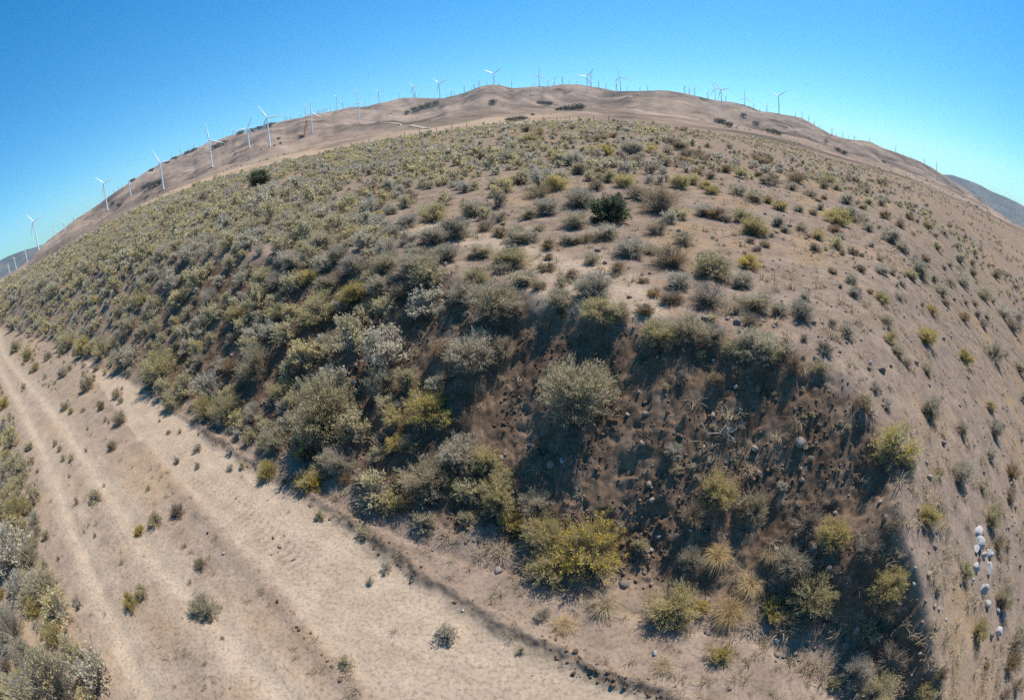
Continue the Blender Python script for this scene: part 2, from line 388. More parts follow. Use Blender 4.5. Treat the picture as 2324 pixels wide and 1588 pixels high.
def hill_raw(x, y):
    r = np.hypot(x, y); ph = np.degrees(np.arctan2(x, y)); ef = EF(ph); es = SKY(ph); es = np.maximum(es, ef+.5); d = es-ef
    lr = np.log(r)
    kn = np.log(np.array([150., 290, 480, 1100, 1600, 2100, 3200]))
    vals = [ef-1.2, ef+np.maximum(.10*d, .2), ef+np.maximum(.30*d, .35), ef+.62*d, es, es-.8, es-3]
    e = np.zeros_like(r)
    for i in range(6):
        t = np.clip((lr-kn[i])/(kn[i+1]-kn[i]), 0, 1); m = (lr >= kn[i])
        e = np.where(m, vals[i]+(vals[i+1]-vals[i])*t, e)
    e = np.where(lr < kn[0], vals[0], e)
    z = CAMH + r*np.tan(np.radians(e))
    amp = sstep(180, 900, r)
    wx = x + 60*fbm(x/300, y/300, 3, 2); wy = y + 60*fbm(x/300, y/300, 4, 2)
    z = z + amp*(24*fbm(wx/260, wy/260, 41, 3) - 30*np.abs(fbm(wx/190, wy/240, 43, 4)) + 7*fbm(x/60, y/60, 44, 4)) + sstep(120, 300, r)*.6*fbm(x/25, y/25, 45, 3)
    def knob(phi, rr, wphi, wr, h):
        return h*np.exp(-((ph-phi)/wphi)**2 - ((r-rr)/wr)**2)
    z = z + knob(0, 1050, 3.6, 230, 26) + knob(10, 1500, 5, 260, 14) + knob(-14, 1350, 5, 200, 12) + knob(21, 1450, 4, 240, 10) + knob(-24, 1250, 3, 180, 12)
    return z
hp = np.radians(np.arange(-112, 118, 0.13)); hr = np.concatenate([np.geomspace(150, 400, 50), np.geomspace(408, 3200, 230)])
HR, HP = np.meshgrid(hr, hp, indexing='ij'); HX, HY = HR*np.sin(HP), HR*np.cos(HP)
HZ = hill_raw(HX, HY)
HE = np.degrees(np.arctan2(HZ-CAMH, HR))
fix = np.maximum(SKY(np.degrees(hp)), EF(np.degrees(hp))+.5) - HE.max(axis=0)
kk = np.exp(-0.5*(np.arange(-8, 9)/1.5)**2); kk /= kk.sum(); fix = np.convolve(np.pad(fix, 8, mode='edge'), kk, 'valid')
HE = HE + fix[None]*sstep(150, 1000, HR)
HZ = CAMH + HR*np.tan(np.radians(HE))
hme_f = grid_faces(len(hr), len(hp))
cenr = HR.reshape(-1); cenp = np.degrees(HP.reshape(-1))
lim = 360 + 130*fbm(cenp/6, cenr/200, 61, 3); pale = sstep(lim+70, lim-70, cenr)*sstep(16, 2, cenp); pale = np.stack([pale]*3+[pale*0+1], -1)
kind(link('hills', mesh('hills', np.stack([HX, HY, HZ], -1).reshape(-1, 3), hme_f, [M['hill']], None, True, pale)), 'structure')
_lr, _hp = np.log(hr), hp
def hill_z(x, y):
    r = np.hypot(x, y); p = np.arctan2(x, y)
    fi = np.interp(np.log(r), _lr, np.arange(len(hr))); fj = np.interp(p, _hp, np.arange(len(hp)))
    i = np.clip(fi.astype(int), 0, len(hr)-2); j = np.clip(fj.astype(int), 0, len(hp)-2); a = fi-i; b = fj-j
    return (HZ[i, j]*(1-a)+HZ[i+1, j]*a)*(1-b) + (HZ[i, j+1]*(1-a)+HZ[i+1, j+1]*a)*b

def on_hill(px, py, rmin=420):
    d = ray(px, py); hor = math.hypot(d[0], d[1]); rr = np.geomspace(rmin, 3000, 900)
    x, y = d[0]/hor*rr, d[1]/hor*rr; zr = CAMH+rr*d[2]/hor; g = hill_z(x, y)
    k = int(np.argmax(zr < g))
    if zr[k] < g[k]:
        return np.array([x[k], y[k], g[k]]), True
    k = int(np.argmin(np.where(rr > 900, zr-g, 1e9)))          # stands behind the skyline
    k = min(k+12, len(rr)-1)
    return np.array([x[k], y[k], g[k]]), False

FARE = table([-180, -90, -75, -70, -62, -58, -56, -54, -50, 0, 48, 50, 54, 57, 60, 64, 75, 100, 180], [1, 1.2, 1.2, 1.1, .7, .35, .1, -.6, -3, -3, -3, -1.2, .25, .15, 0, -.25, -.5, -1, 1], 0.8)
fp = np.radians(np.concatenate([np.arange(-112, -48, .15), np.arange(46, 116, .15)])); fr = np.geomspace(3300, 6500, 70)
for name, lo, hi in (('far_mountain', -112, -48), ('far_wooded_ridge', 46, 116)):
    fp = np.radians(np.arange(lo, hi, .12)); FR, FP = np.meshgrid(fr, fp, indexing='ij'); x, y = FR*np.sin(FP), FR*np.cos(FP)
    e = FARE(np.degrees(FP)); t = np.clip((FR-3300)/(5000-3300), 0, 1)
    e = -4.5 + (e+4.5)*np.where(FR < 5000, t, 1-(FR-5000)/1500*.4)
    z = CAMH + FR*np.tan(np.radians(e)) + (45*fbm(x/700, y/700, 71, 4) - 45*np.abs(fbm(x/500, y/500, 72, 4)))*np.where(FR < 5000, .9, .6) + 12
    kind(link(name, mesh(name, np.stack([x, y, z], -1).reshape(-1, 3), grid_faces(len(fr), len(fp)), [M['far']], None, True)), 'structure')

# ------------------------------------------------------------------ shrubs
def shrub_geo(seed, nst=200, nleaf=14, nflow=5, hgt=.62, ll=.055, lw=.013, clumps=9, spreadj=.085, fsz=.022, stemr=.0035, upright=.5, leaf_t=.4, jit=.42):
    g = np.random.default_rng(seed)
    ca = g.uniform(0, 2*np.pi, clumps); cr = np.sqrt(g.uniform(0.02, 1, clumps))*.40
    cz = hgt*np.sqrt(np.clip(1-(cr/.5)**2*.85, .05, 1))*g.uniform(.72, 1.05, clumps)
    C = np.stack([cr*np.cos(ca), cr*np.sin(ca), cz], -1)
    own = g.integers(0, clumps, nst)
    tip = C[own] + g.normal(0, 1, (nst, 3))*np.array([spreadj, spreadj, spreadj*.75])
    low = g.random(nst) < .28
    a2 = g.uniform(0, 2*np.pi, nst); rr2 = g.uniform(.28, .52, nst)
    tip[low] = np.stack([rr2*np.cos(a2), rr2*np.sin(a2), g.uniform(.08, .55, nst)*hgt], -1)[low]
    tip[:, 2] = np.maximum(tip[:, 2], .04)
    base = np.stack([g.normal(0, .035, nst), g.normal(0, .035, nst), np.full(nst, -.02)], -1) + tip*np.array([.14, .14, 0])
    ctl = base*.5 + tip*.5; ctl[:, :2] = base[:, :2] + (tip[:, :2]-base[:, :2])*.38; ctl[:, 2] = tip[:, 2]*.62
    def bez(t):
        t = np.asarray(t)[..., None]; return (1-t)**2*base[:, None] + 2*t*(1-t)*ctl[:, None] + t*t*tip[:, None]
    def bezd(t):
        t = np.asarray(t)[..., None]; d = 2*(1-t)*(ctl-base)[:, None] + 2*t*(tip-ctl)[:, None]; return d/(np.linalg.norm(d, axis=-1, keepdims=True)+1e-9)
    # stems: three-sided tubes
    ts = np.broadcast_to(np.linspace(0, 1, 4), (nst, 4)); p = bez(ts); rad = stemr*np.array([1.5, 1.1, .8, .35])
    an = np.array([0, 2.094, 4.189]); off = np.stack([np.cos(an), np.sin(an), an*0], -1)
    SV = p[:, :, None] + rad[None, :, None, None]*off[None, None]
    idx = np.arange(nst*12).reshape(nst, 4, 3); f = []
    for j in range(3):
        k = (j+1) % 3; f.append(np.stack([idx[:, :-1, j], idx[:, :-1, k], idx[:, 1:, k], idx[:, 1:, j]], -1).reshape(-1, 4))
    stems = (SV.reshape(-1, 3), np.concatenate(f))
    # leaves: narrow folded blades along the upper stems
    t = leaf_t + (1-leaf_t)*g.random((nst, nleaf))**.8
    p = bez(t); d = bezd(t); rd = g.normal(0, 1, d.shape); dd = d*upright*2 + rd*jit; dd[..., 2] += .25; dd /= np.linalg.norm(dd, axis=-1, keepdims=True)
    p = p + rd*.013
    sd = np.cross(dd, g.normal(0, 1, d.shape)); sd /= np.linalg.norm(sd, axis=-1, keepdims=True)
    L = ll*g.uniform(.6, 1.25, t.shape)[..., None]; Wd = lw*g.uniform(.7, 1.3, t.shape)[..., None]
    LV = np.stack([p, p+dd*L*.5+sd*Wd*.5, p+dd*L, p+dd*L*.5-sd*Wd*.5], -2).reshape(-1, 3)
    leaves = (LV, np.arange(len(LV)).reshape(-1, 4))
    flowers = None
    if nflow:
        m = g.random(nst) < .8; q = tip[m]; n = len(q)
        c = q[:, None] + g.normal(0, 1, (n, nflow, 3))*fsz*.8
        u = g.normal(0, 1, c.shape); u /= np.linalg.norm(u, axis=-1, keepdims=True); w = np.cross(u, g.normal(0, 1, c.shape)); w /= np.linalg.norm(w, axis=-1, keepdims=True)
        s = fsz*g.uniform(.5, 1.1, c.shape[:2])[..., None]*.6
        FV = np.stack([c+u*s, c+w*s, c-u*s, c-w*s], -2).reshape(-1, 3)
        flowers = (FV, np.arange(len(FV)).reshape(-1, 4))
    return stems, leaves, flowers

TYPES = {   # leaf material, flower material, name, flower count, height ratio
    'r': ('rleaf', 'fyel', 'rabbitbrush', 5, .62), 'y': ('rleaf', 'fbri', 'rabbitbrush', 8, .60), 'p': ('sleaf', 'fpal', 'rabbitbrush', 8, .60),
    's': ('sleaf', None, 'sagebrush', 0, .60), 'b': ('bleaf', None, 'dry_shrub', 0, .58), 'j': ('jleaf', None, 'juniper_bush', 0, .62)}
PARTS = {}; WHOLE = {}
for ti, (t, (lm, fm, nm, nf, hg)) in enumerate(TYPES.items()):
    PARTS[t] = []; WHOLE[t] = []
    for v in range(6):
        kw = dict(seed=100*ti+v, nst=420, nleaf=22, lw=.0075, ll=.062, nflow=nf, fsz=.019, hgt=hg, clumps=9+2*v)
        if t == 's': kw.update(nst=460, nleaf=23, ll=.055, lw=.0078)
        if t == 'b': kw.update(nst=380, nleaf=11, ll=.045, lw=.008)
        if t == 'j': kw.update(nst=420, nleaf=26, ll=.075, lw=.026, upright=.6, leaf_t=.3, jit=.6)
        st, lf, fl = shrub_geo(**kw)
        ms = [mesh(nm+'_twigs', *st, [M['twig']]), mesh(nm+'_foliage', *lf, [M[lm]])]
        if fl: ms.append(mesh(nm+'_flowers', *fl, [M[fm]]))
        PARTS[t].append(ms)
        kw.update(nst=200, nleaf=18, nflow=max(nf-1, 0), ll=.07, lw=.015, fsz=.032, stemr=.0045)
        st, lf, fl = shrub_geo(**kw)
        ps = [st, lf] + ([fl] if fl else []); V, F = join(ps); mi = np.concatenate([np.full(len(q[1]), i) for i, q in enumerate(ps)])
        WHOLE[t].append(mesh(nm+'_small', V, F, [M['twig'], M[lm]] + ([M[fm]] if fl else []), mi))

def tuft_geo(seed, nb, h, spread, w, droop):
    g = np.random.default_rng(seed); a = g.uniform(0, 2*np.pi, nb); lean = g.random(nb)**.7*spread
    b = np.stack([g.normal(0, .06, nb), g.normal(0, .06, nb), np.full(nb, -.01)], -1); L = h*g.uniform(.55, 1.1, nb)
    dirh = np.stack([np.cos(a), np.sin(a), 0*a], -1)
    p1 = b + dirh*(lean*L*.45)[:, None] + np.array([0, 0, 1])*(L*.6)[:, None]
    p2 = b + dirh*(lean*L)[:, None] + np.array([0, 0, 1])*(L*(1-droop*lean))[:, None]
    sd = np.stack([-np.sin(a), np.cos(a), 0*a], -1)*w
    V = np.stack([b-sd, b+sd, p1+sd*.8, p1-sd*.8, p2+sd*.25, p2-sd*.25], 1).reshape(-1, 3); i = np.arange(nb)[:, None]*6
    return V, np.concatenate([i+np.array([0, 1, 2, 3]), i+np.array([3, 2, 4, 5])])
TUFT = [mesh('grass_tuft', *tuft_geo(900+i, 110, .55, .9, .006, .55), [M['straw'] if i % 2 else M['bleaf']]) for i in range(4)]
CLUMP = [mesh('straw_clump', *tuft_geo(920+i, 800, .62, 1.15, .0042, .80), [M['straw']]) for i in range(3)]

# every shrub the photo lets one tell apart: photo crop -> (x of the base, y of the base, width, kind) in that crop's pixels
CROPS = {
 'A': (700, 400, .3442, [(1040,630,120,'y'),(1150,580,130,'p'),(1290,500,170,'b'),(1060,540,130,'r'),(1500,640,250,'r'),(1300,690,180,'s'),(1830,600,200,'s'),(1930,720,170,'b'),(2050,760,130,'b'),(2190,820,200,'p'),(1900,930,190,'s'),(1680,780,260,'s'),(1500,820,240,'s'),(1150,800,200,'s'),(870,830,130,'s'),(600,870,250,'s'),(330,850,180,'s'),(440,890,130,'r'),(540,720,150,'r'),(680,640,150,'s'),(850,660,180,'s'),(2150,1000,240,'r'),(2250,1150,180,'s'),(2060,1060,150,'s'),(2000,1400,400,'s'),(1750,1300,250,'s'),(1480,1150,300,'p'),(1100,1230,270,'p'),(880,1270,230,'r'),(1350,1050,300,'s'),(1120,1020,250,'s'),(860,1060,220,'s'),(490,1130,180,'r'),(640,1180,200,'s'),(240,1170,220,'s'),(270,1430,150,'b'),(600,1420,330,'r'),(1050,1340,150,'r'),(760,770,90,'b'),(1610,960,260,'s'),(1850,1150,230,'r'),(1250,1240,200,'b'),(1000,1130,160,'s'),(730,960,190,'s'),(370,1000,200,'s'),(120,1120,170,'r'),(1420,960,150,'b')]),
 'B': (1400, 400, .3442, [(120,160,180,'p'),(330,240,110,'r'),(500,160,150,'r'),(610,190,160,'p'),(660,260,170,'p'),(470,320,200,'s'),(190,330,180,'p'),(470,390,190,'r'),(60,360,120,'r'),(830,265,110,'b'),(760,210,60,'s'),(830,170,100,'s'),(945,205,130,'p'),(900,320,140,'r'),(860,110,150,'r'),(690,110,100,'s'),(1120,190,140,'b'),(1090,100,180,'s'),(1230,85,110,'r'),(1350,190,130,'b'),(1340,265,100,'s'),(1515,185,110,'b'),(1480,65,120,'b'),(1530,115,110,'b'),(1640,170,150,'b'),(1630,110,90,'b'),(1620,270,110,'b'),(1730,300,110,'b'),(1850,245,110,'b'),(1990,290,130,'r'),(2120,280,80,'b'),(2240,340,160,'b'),(1960,430,140,'s'),(2080,485,150,'p'),(2190,490,100,'b'),(2290,550,100,'r'),(1480,375,170,'r'),(1580,345,140,'r'),(1690,380,130,'r'),(1740,425,110,'r'),(1030,370,180,'r'),(1140,460,210,'b'),(1310,560,330,'b'),(1480,620,130,'r'),(800,390,130,'b'),(660,520,280,'s'),(330,450,190,'b'),(230,620,150,'s'),(380,590,200,'s'),(920,640,290,'j'),(620,690,230,'s'),(850,780,240,'s'),(580,820,180,'s'),(700,820,140,'b'),(900,770,100,'p'),(1290,750,200,'b'),(1390,660,150,'p'),(1680,595,170,'s'),(1780,620,150,'b'),(1850,640,110,'b'),(1985,640,150,'r'),(2080,745,230,'r'),(2270,680,90,'s'),(2050,820,90,'b'),(2170,850,90,'s'),(2110,890,90,'b'),(2030,1020,180,'y'),(1970,1170,190,'s'),(1070,930,260,'s'),(1230,900,150,'s'),(1500,830,150,'s'),(1400,1000,330,'b'),(1480,1180,200,'s'),(1740,1090,300,'r'),(970,1060,170,'b'),(1060,1030,60,'g'),(760,990,140,'s'),(410,950,90,'b'),(410,870,140,'b'),(330,720,110,'s'),(150,790,180,'p'),(250,810,160,'p'),(30,760,100,'b'),(40,1000,200,'r'),(140,950,120,'r'),(220,1160,200,'s'),(400,1050,130,'b'),(330,1200,110,'b'),(600,1110,150,'b'),(500,1170,110,'s'),(780,1250,290,'s'),(490,1320,220,'s'),(510,1410,80,'b'),(800,1420,260,'r'),(970,1440,200,'s'),(1190,1390,140,'b'),(1180,1145,80,'b'),(1170,1080,70,'g'),(1270,1250,120,'b'),(1410,1310,200,'b'),(1700,1320,340,'b'),(2080,1360,280,'s'),(2280,1400,150,'s'),(100,1390,230,'s')]),
 'C': (2100, 300, .3335, [(400,640,180,'b'),(170,660,150,'b'),(100,480,160,'b'),(180,490,120,'b'),(370,700,120,'s'),(520,750,110,'b'),(640,690,80,'b'),(740,700,90,'s'),(540,585,90,'b'),(610,600,70,'s'),(680,660,140,'r'),(690,590,80,'r'),(830,810,150,'s'),(930,825,70,'s'),(970,860,80,'s'),(1020,820,110,'r'),(1120,830,100,'s'),(950,690,60,'b'),(1000,730,80,'b'),(800,630,60,'b'),(1045,635,50,'b'),(1130,660,100,'b'),(270,870,130,'r'),(50,800,130,'s'),(180,810,110,'r'),(420,880,110,'s'),(640,780,60,'b'),(590,800,60,'b'),(610,865,90,'s'),(545,910,80,'b'),(750,990,200,'r'),(830,940,200,'s'),(960,980,160,'s'),(1010,1040,130,'s'),(740,1060,130,'b'),(780,1110,80,'s'),(1160,945,110,'b'),(1110,1030,80,'s'),(1200,1130,190,'s'),(1220,1060,100,'b'),(1280,1010,110,'b'),(1360,950,90,'b'),(1420,975,60,'s'),(1510,1025,90,'r'),(1580,1100,60,'b'),(1590,1195,90,'r'),(1390,1080,50,'b'),(70,1070,190,'r'),(250,1000,130,'s'),(320,1055,100,'s'),(450,1050,130,'s'),(590,1110,130,'r'),(500,1100,60,'b'),(140,1180,90,'b'),(560,1210,100,'b'),(650,1210,50,'b'),(740,1190,150,'r'),(880,1240,100,'b'),(790,1250,60,'b'),(955,1260,50,'b'),(1035,1175,70,'s'),(1110,1290,70,'s'),(1290,1210,120,'s'),(1340,1230,70,'s'),(1410,1270,60,'s'),(1490,1310,100,'b'),(1390,1310,100,'s'),(1450,1420,190,'s'),(1370,1450,100,'r'),(1120,1400,130,'s'),(1210,1410,80,'b'),(950,1390,90,'b'),(710,1400,80,'b'),(1650,1370,80,'s'),(1700,1345,80,'s'),(1780,1310,120,'s'),(1880,1330,90,'s'),(1910,1240,50,'b'),(2060,1350,50,'b'),(1780,1390,90,'b'),(1800,1470,150,'s'),(1890,1420,90,'b'),(2080,1440,100,'b'),(2190,1420,40,'b'),(1690,1490,100,'s')]),
 'D': (2275, 750, .3778, [(100,640,140,'b'),(70,780,120,'r'),(270,500,140,'s'),(160,40,60,'s'),(300,120,110,'s'),(340,220,130,'s'),(220,150,60,'s'),(440,190,60,'b'),(530,260,120,'r'),(660,240,80,'s'),(680,140,80,'s'),(750,90,100,'s'),(530,50,110,'s'),(920,110,90,'s'),(970,200,130,'s'),(1000,280,80,'b'),(900,340,90,'r'),(860,560,170,'r'),(1060,135,70,'s'),(1130,140,110,'s'),(1150,270,50,'b'),(1220,280,60,'s'),(1290,240,140,'s'),(1350,260,60,'s'),(1140,400,100,'b'),(1240,370,70,'s'),(1310,380,80,'s'),(1280,440,80,'b'),(1430,370,120,'s'),(1540,390,100,'s'),(1500,470,140,'b'),(570,430,110,'s'),(590,550,110,'r'),(640,650,100,'s'),(710,730,90,'s'),(860,770,90,'s'),(1150,710,140,'r'),(1360,690,170,'s'),(1440,660,70,'s'),(1550,770,120,'s'),(1570,980,90,'s'),(880,1110,200,'s'),(1120,1220,110,'s'),(1330,1050,100,'r'),(1360,1230,130,'s'),(1330,1410,110,'s'),(380,1050,150,'b'),(480,920,90,'s'),(610,1400,310,'y'),(720,1500,120,'p'),(950,1550,90,'r'),(1100,1570,200,'s'),(1490,1560,140,'b')]),
 'E': (1900, 800, .3778, [(560,590,310,'p'),(690,605,200,'r'),(850,685,200,'b'),(940,470,80,'b'),(540,345,180,'b'),(930,295,220,'s'),(950,165,110,'s'),(420,560,160,'r'),(780,560,150,'p')]),
 'F': (2175, 1350, .3874, [(1100,280,160,'r'),(1560,310,150,'r'),(1700,130,90,'b'),(1500,70,70,'s'),(1370,680,110,'r'),(1640,890,170,'s'),(1470,1110,130,'r'),(1610,480,90,'b'),(1680,470,60,'b'),(1730,1210,150,'p'),(1690,1350,130,'b'),(1530,1340,60,'b'),(850,350,150,'b'),(800,800,230,'r'),(650,530,200,'b'),(740,960,200,'b'),(680,1110,130,'r'),(560,1420,200,'s'),(820,1330,240,'b'),(1190,1420,90,'b'),(1060,1580,150,'y'),(720,1570,240,'r'),(400,480,200,'r'),(120,640,200,'s'),(250,900,240,'r'),(100,1000,150,'s'),(420,1480,90,'r'),(1650,1570,100,'b'),(1740,1500,90,'s'),(230,330,220,'b')]),
 'G': (1500, 1350, .3874, [(400,560,440,'y'),(60,470,240,'r'),(120,640,260,'r'),(770,485,90,'r'),(990,960,290,'r'),(500,920,280,'c'),(1320,560,250,'c'),(1560,760,260,'c'),(1400,980,300,'c'),(1210,930,110,'y'),(1350,1280,130,'r'),(930,1340,170,'c'),(1130,600,160,'s'),(1330,130,200,'r'),(1580,220,190,'s'),(1150,280,180,'b'),(1700,560,170,'c'),(1720,950,140,'r'),(220,1060,200,'c'),(60,980,90,'s')]),
 'H': (1400, 800, .3778, [(590,930,500,'r'),(360,320,150,'g'),(460,150,150,'s'),(480,240,70,'b'),(730,230,190,'r'),(900,255,130,'s'),(1090,210,100,'b'),(1200,470,240,'r'),(1420,460,250,'s'),(1580,490,200,'s'),(1290,130,150,'b'),(1600,780,130,'b')]),
 'I': (800, 900, .3779, [(300,820,400,'r'),(60,620,120,'r'),(420,1110,200,'s'),(150,1020,110,'r'),(200,1240,150,'y'),(750,530,210,'s'),(900,480,140,'p'),(760,650,120,'p'),(870,660,100,'s'),(1050,710,220,'r'),(820,770,150,'r'),(1180,770,130,'y'),(830,960,130,'r'),(930,940,130,'s'),(1050,1220,320,'s'),(1300,1040,260,'p'),(1500,1090,190,'r'),(1270,1240,90,'y'),(1630,1190,110,'y'),(1590,1370,240,'r'),(1870,1390,200,'s'),(1040,1540,150,'p'),(1350,1510,110,'p'),(1900,1580,200,'r'),(800,1400,150,'r'),(860,1190,90,'r'),(600,1170,130,'b'),(450,1190,90,'b'),(1400,330,330,'s'),(1170,230,130,'b'),(1620,250,160,'s'),(1180,1110,130,'b'),(1700,1530,150,'r')]),
 'J': (0, 800, .3873, [(1190,690,300,'r'),(890,580,160,'p'),(740,520,130,'r'),(620,490,130,'r'),(510,450,130,'r'),(1270,890,150,'r'),(1500,950,180,'r'),(1650,990,220,'r'),(1100,720,120,'p'),(1450,570,100,'s'),(1680,620,130,'b'),(1850,650,260,'s'),(2060,810,180,'r'),(1530,130,150,'s'),(1720,250,170,'r'),(1900,280,90,'s'),(2050,220,110,'r'),(1020,150,130,'r'),(960,330,130,'s'),(1060,350,120,'s'),(880,400,100,'s'),(1850,960,150,'s'),(2000,1170,200,'p'),(1830,1130,110,'r'),(1950,1390,150,'r'),(2250,1460,180,'y'),(640,760,120,'s'),(480,890,90,'s'),(740,900,70,'b'),(880,1000,110,'s'),(820,1190,80,'s'),(630,1210,60,'g'),(520,930,50,'r'),(460,660,90,'s'),(260,620,80,'r'),(760,1460,60,'g'),(1160,990,50,'g'),(860,810,90,'s'),(700,620,70,'s'),(350,540,80,'s'),(40,890,80,'y'),(30,1060,110,'s'),(60,1270,110,'r'),(1310,1070,80,'g'),(210,540,90,'r'),(120,480,100,'r')]),
 'K': (0, 1300, .4188, [(60,260,130,'s'),(130,380,180,'y'),(50,540,120,'r'),(220,660,170,'s'),(310,880,250,'s'),(100,1170,250,'s'),(390,1190,150,'y'),(170,1300,160,'s'),(160,1480,150,'r'),(400,1640,460,'p'),(20,890,60,'y'),(520,270,90,'g'),(1050,405,100,'s'),(1200,345,110,'b'),(950,470,70,'y'),(1250,565,60,'g'),(1350,690,90,'b'),(890,950,120,'r'),(960,880,100,'s'),(1400,1000,170,'s'),(1420,1060,60,'g'),(820,680,60,'g'),(570,470,40,'g'),(400,650,60,'g'),(520,900,60,'g'),(1380,1350,70,'g'),(1550,1515,40,'g'),(1500,1180,60,'g'),(1280,800,60,'g'),(240,550,100,'s'),(250,1000,130,'r'),(30,1560,160,'s')]),
 'L': (1300, 100, .3463, [(520,780,90,'b'),(615,795,90,'r'),(610,830,110,'b'),(850,860,120,'r'),(600,910,90,'s'),(85,975,80,'y'),(220,920,50,'b'),(315,865,80,'r'),(560,870,130,'r'),(740,820,80,'b'),(820,815,60,'b'),(880,765,60,'b'),(990,810,90,'s'),(1220,830,80,'b'),(1410,770,70,'b'),(1575,840,80,'b'),(1345,820,50,'b'),(1115,805,60,'b'),(1790,775,60,'b'),(1780,825,60,'s'),(1110,860,120,'b'),(1700,885,110,'b'),(1520,945,110,'r'),(1370,960,160,'s'),(1160,970,130,'r'),(970,970,120,'r'),(1040,935,70,'r'),(800,1015,140,'r'),(430,1010,160,'p'),(900,1050,130,'p'),(650,1100,80,'r'),(1910,970,90,'s'),(1760,930,110,'b'),(2080,760,80,'b')]),
}
DS = PW/2875.0
lst = []
for c, (ox, oy, k, items) in CROPS.items():
    for (x, y, w, t) in items:
        lst.append(((x*k+ox)*DS, (y*k+oy)*DS - (16 if (c == 'E' or (c == 'H' and y > 440 and x > 1100)) else 0), w*k*DS, t, c))
PXY = np.array([(a[0], min(a[1], 1640.0)) for a in lst])
WP, OKP = on_ground(PXY[:, 0], PXY[:, 1])
LOOK = {'r': 'yellow-tipped olive rabbitbrush', 'y': 'bright yellow rabbitbrush', 'p': 'straw-headed rabbitbrush', 's': 'grey-green sagebrush', 'b': 'brownish half-bare shrub', 'j': 'dark green juniper bush', 'g': 'dry grass tuft', 'c': 'heap of bent straw-coloured grass'}
CAT = {'r': 'shrub', 'y': 'shrub', 'p': 'shrub', 's': 'shrub', 'b': 'shrub', 'j': 'shrub', 'g': 'grass tuft', 'c': 'grass clump'}
GRP = {'r': 'rabbitbrush on the hillside', 'y': 'rabbitbrush on the hillside', 'p': 'rabbitbrush on the hillside', 's': 'sagebrush on the hillside', 'b': 'brown shrubs on the hillside', 'j': 'junipers on the plateau', 'g': 'grass tufts on the road', 'c': 'straw grass clumps at the bank foot'}
OWN = {('H', 590): 'large round yellow-tipped rabbitbrush hanging on the dark bank face', ('D', 610): 'large bright yellow rabbitbrush at the sunny edge of the spur', ('G', 400): 'fan-shaped yellow rabbitbrush with bare grey stems at the bank foot',
       ('B', 920): 'dark green juniper bush alone among grey shrubs on the plateau', ('B', 2030): 'round bright yellow rabbitbrush alone on bare soil right of the plateau', ('K', 400): 'big pale yellow rabbitbrush beside the ruts, nearest the camera',
       ('J', 1190): 'large round olive rabbitbrush at the far bank foot above the road', ('I', 300): 'large domed grey-olive rabbitbrush at the bank foot', ('A', 2000): 'largest grey sagebrush on the bank rim beside the sandy path', ('A', 1040): 'small golden rabbitbrush beside a bare sandy strip in the left scrub',
       ('G', 1400): 'rounded heap of bent straw-coloured grass above the bare apron', ('I', 1050): 'sagebrush with fanned silvery stems in the bank-foot thicket'}
def dist_to(p): return math.dist(p, (0, 0, CAMH))
_dt, _sg, _ = pdist(WP[:, 0], WP[:, 1], TOE); SS = _dt*_sg
NATP = natural(WP[:, 0], WP[:, 1])
def where(i):
    x, y, z = WP[i]; s = SS[i]; ph = math.degrees(math.atan2(x, y)); r = math.hypot(x, y)
    if s < -5.6: return 'left of the wheel ruts'
    if s < -0.2: return 'on the dirt road'
    if ph > 42 and x > 5.2: return 'on the right hillside'
    if s < 1.3 and r < 40: return 'at the bank foot'
    if NATP[i]-z > 0.35: return 'on the bank face'
    if s < 7 and r < 22: return 'on the bank rim'
    if ph < -7: return 'in the left plateau scrub'
    if ph < 28: return 'on the middle plateau'
    return 'on the right hillside'
PLACED = []
seen_lab = set()
order = sorted(range(len(lst)), key=lambda i: -lst[i][2])
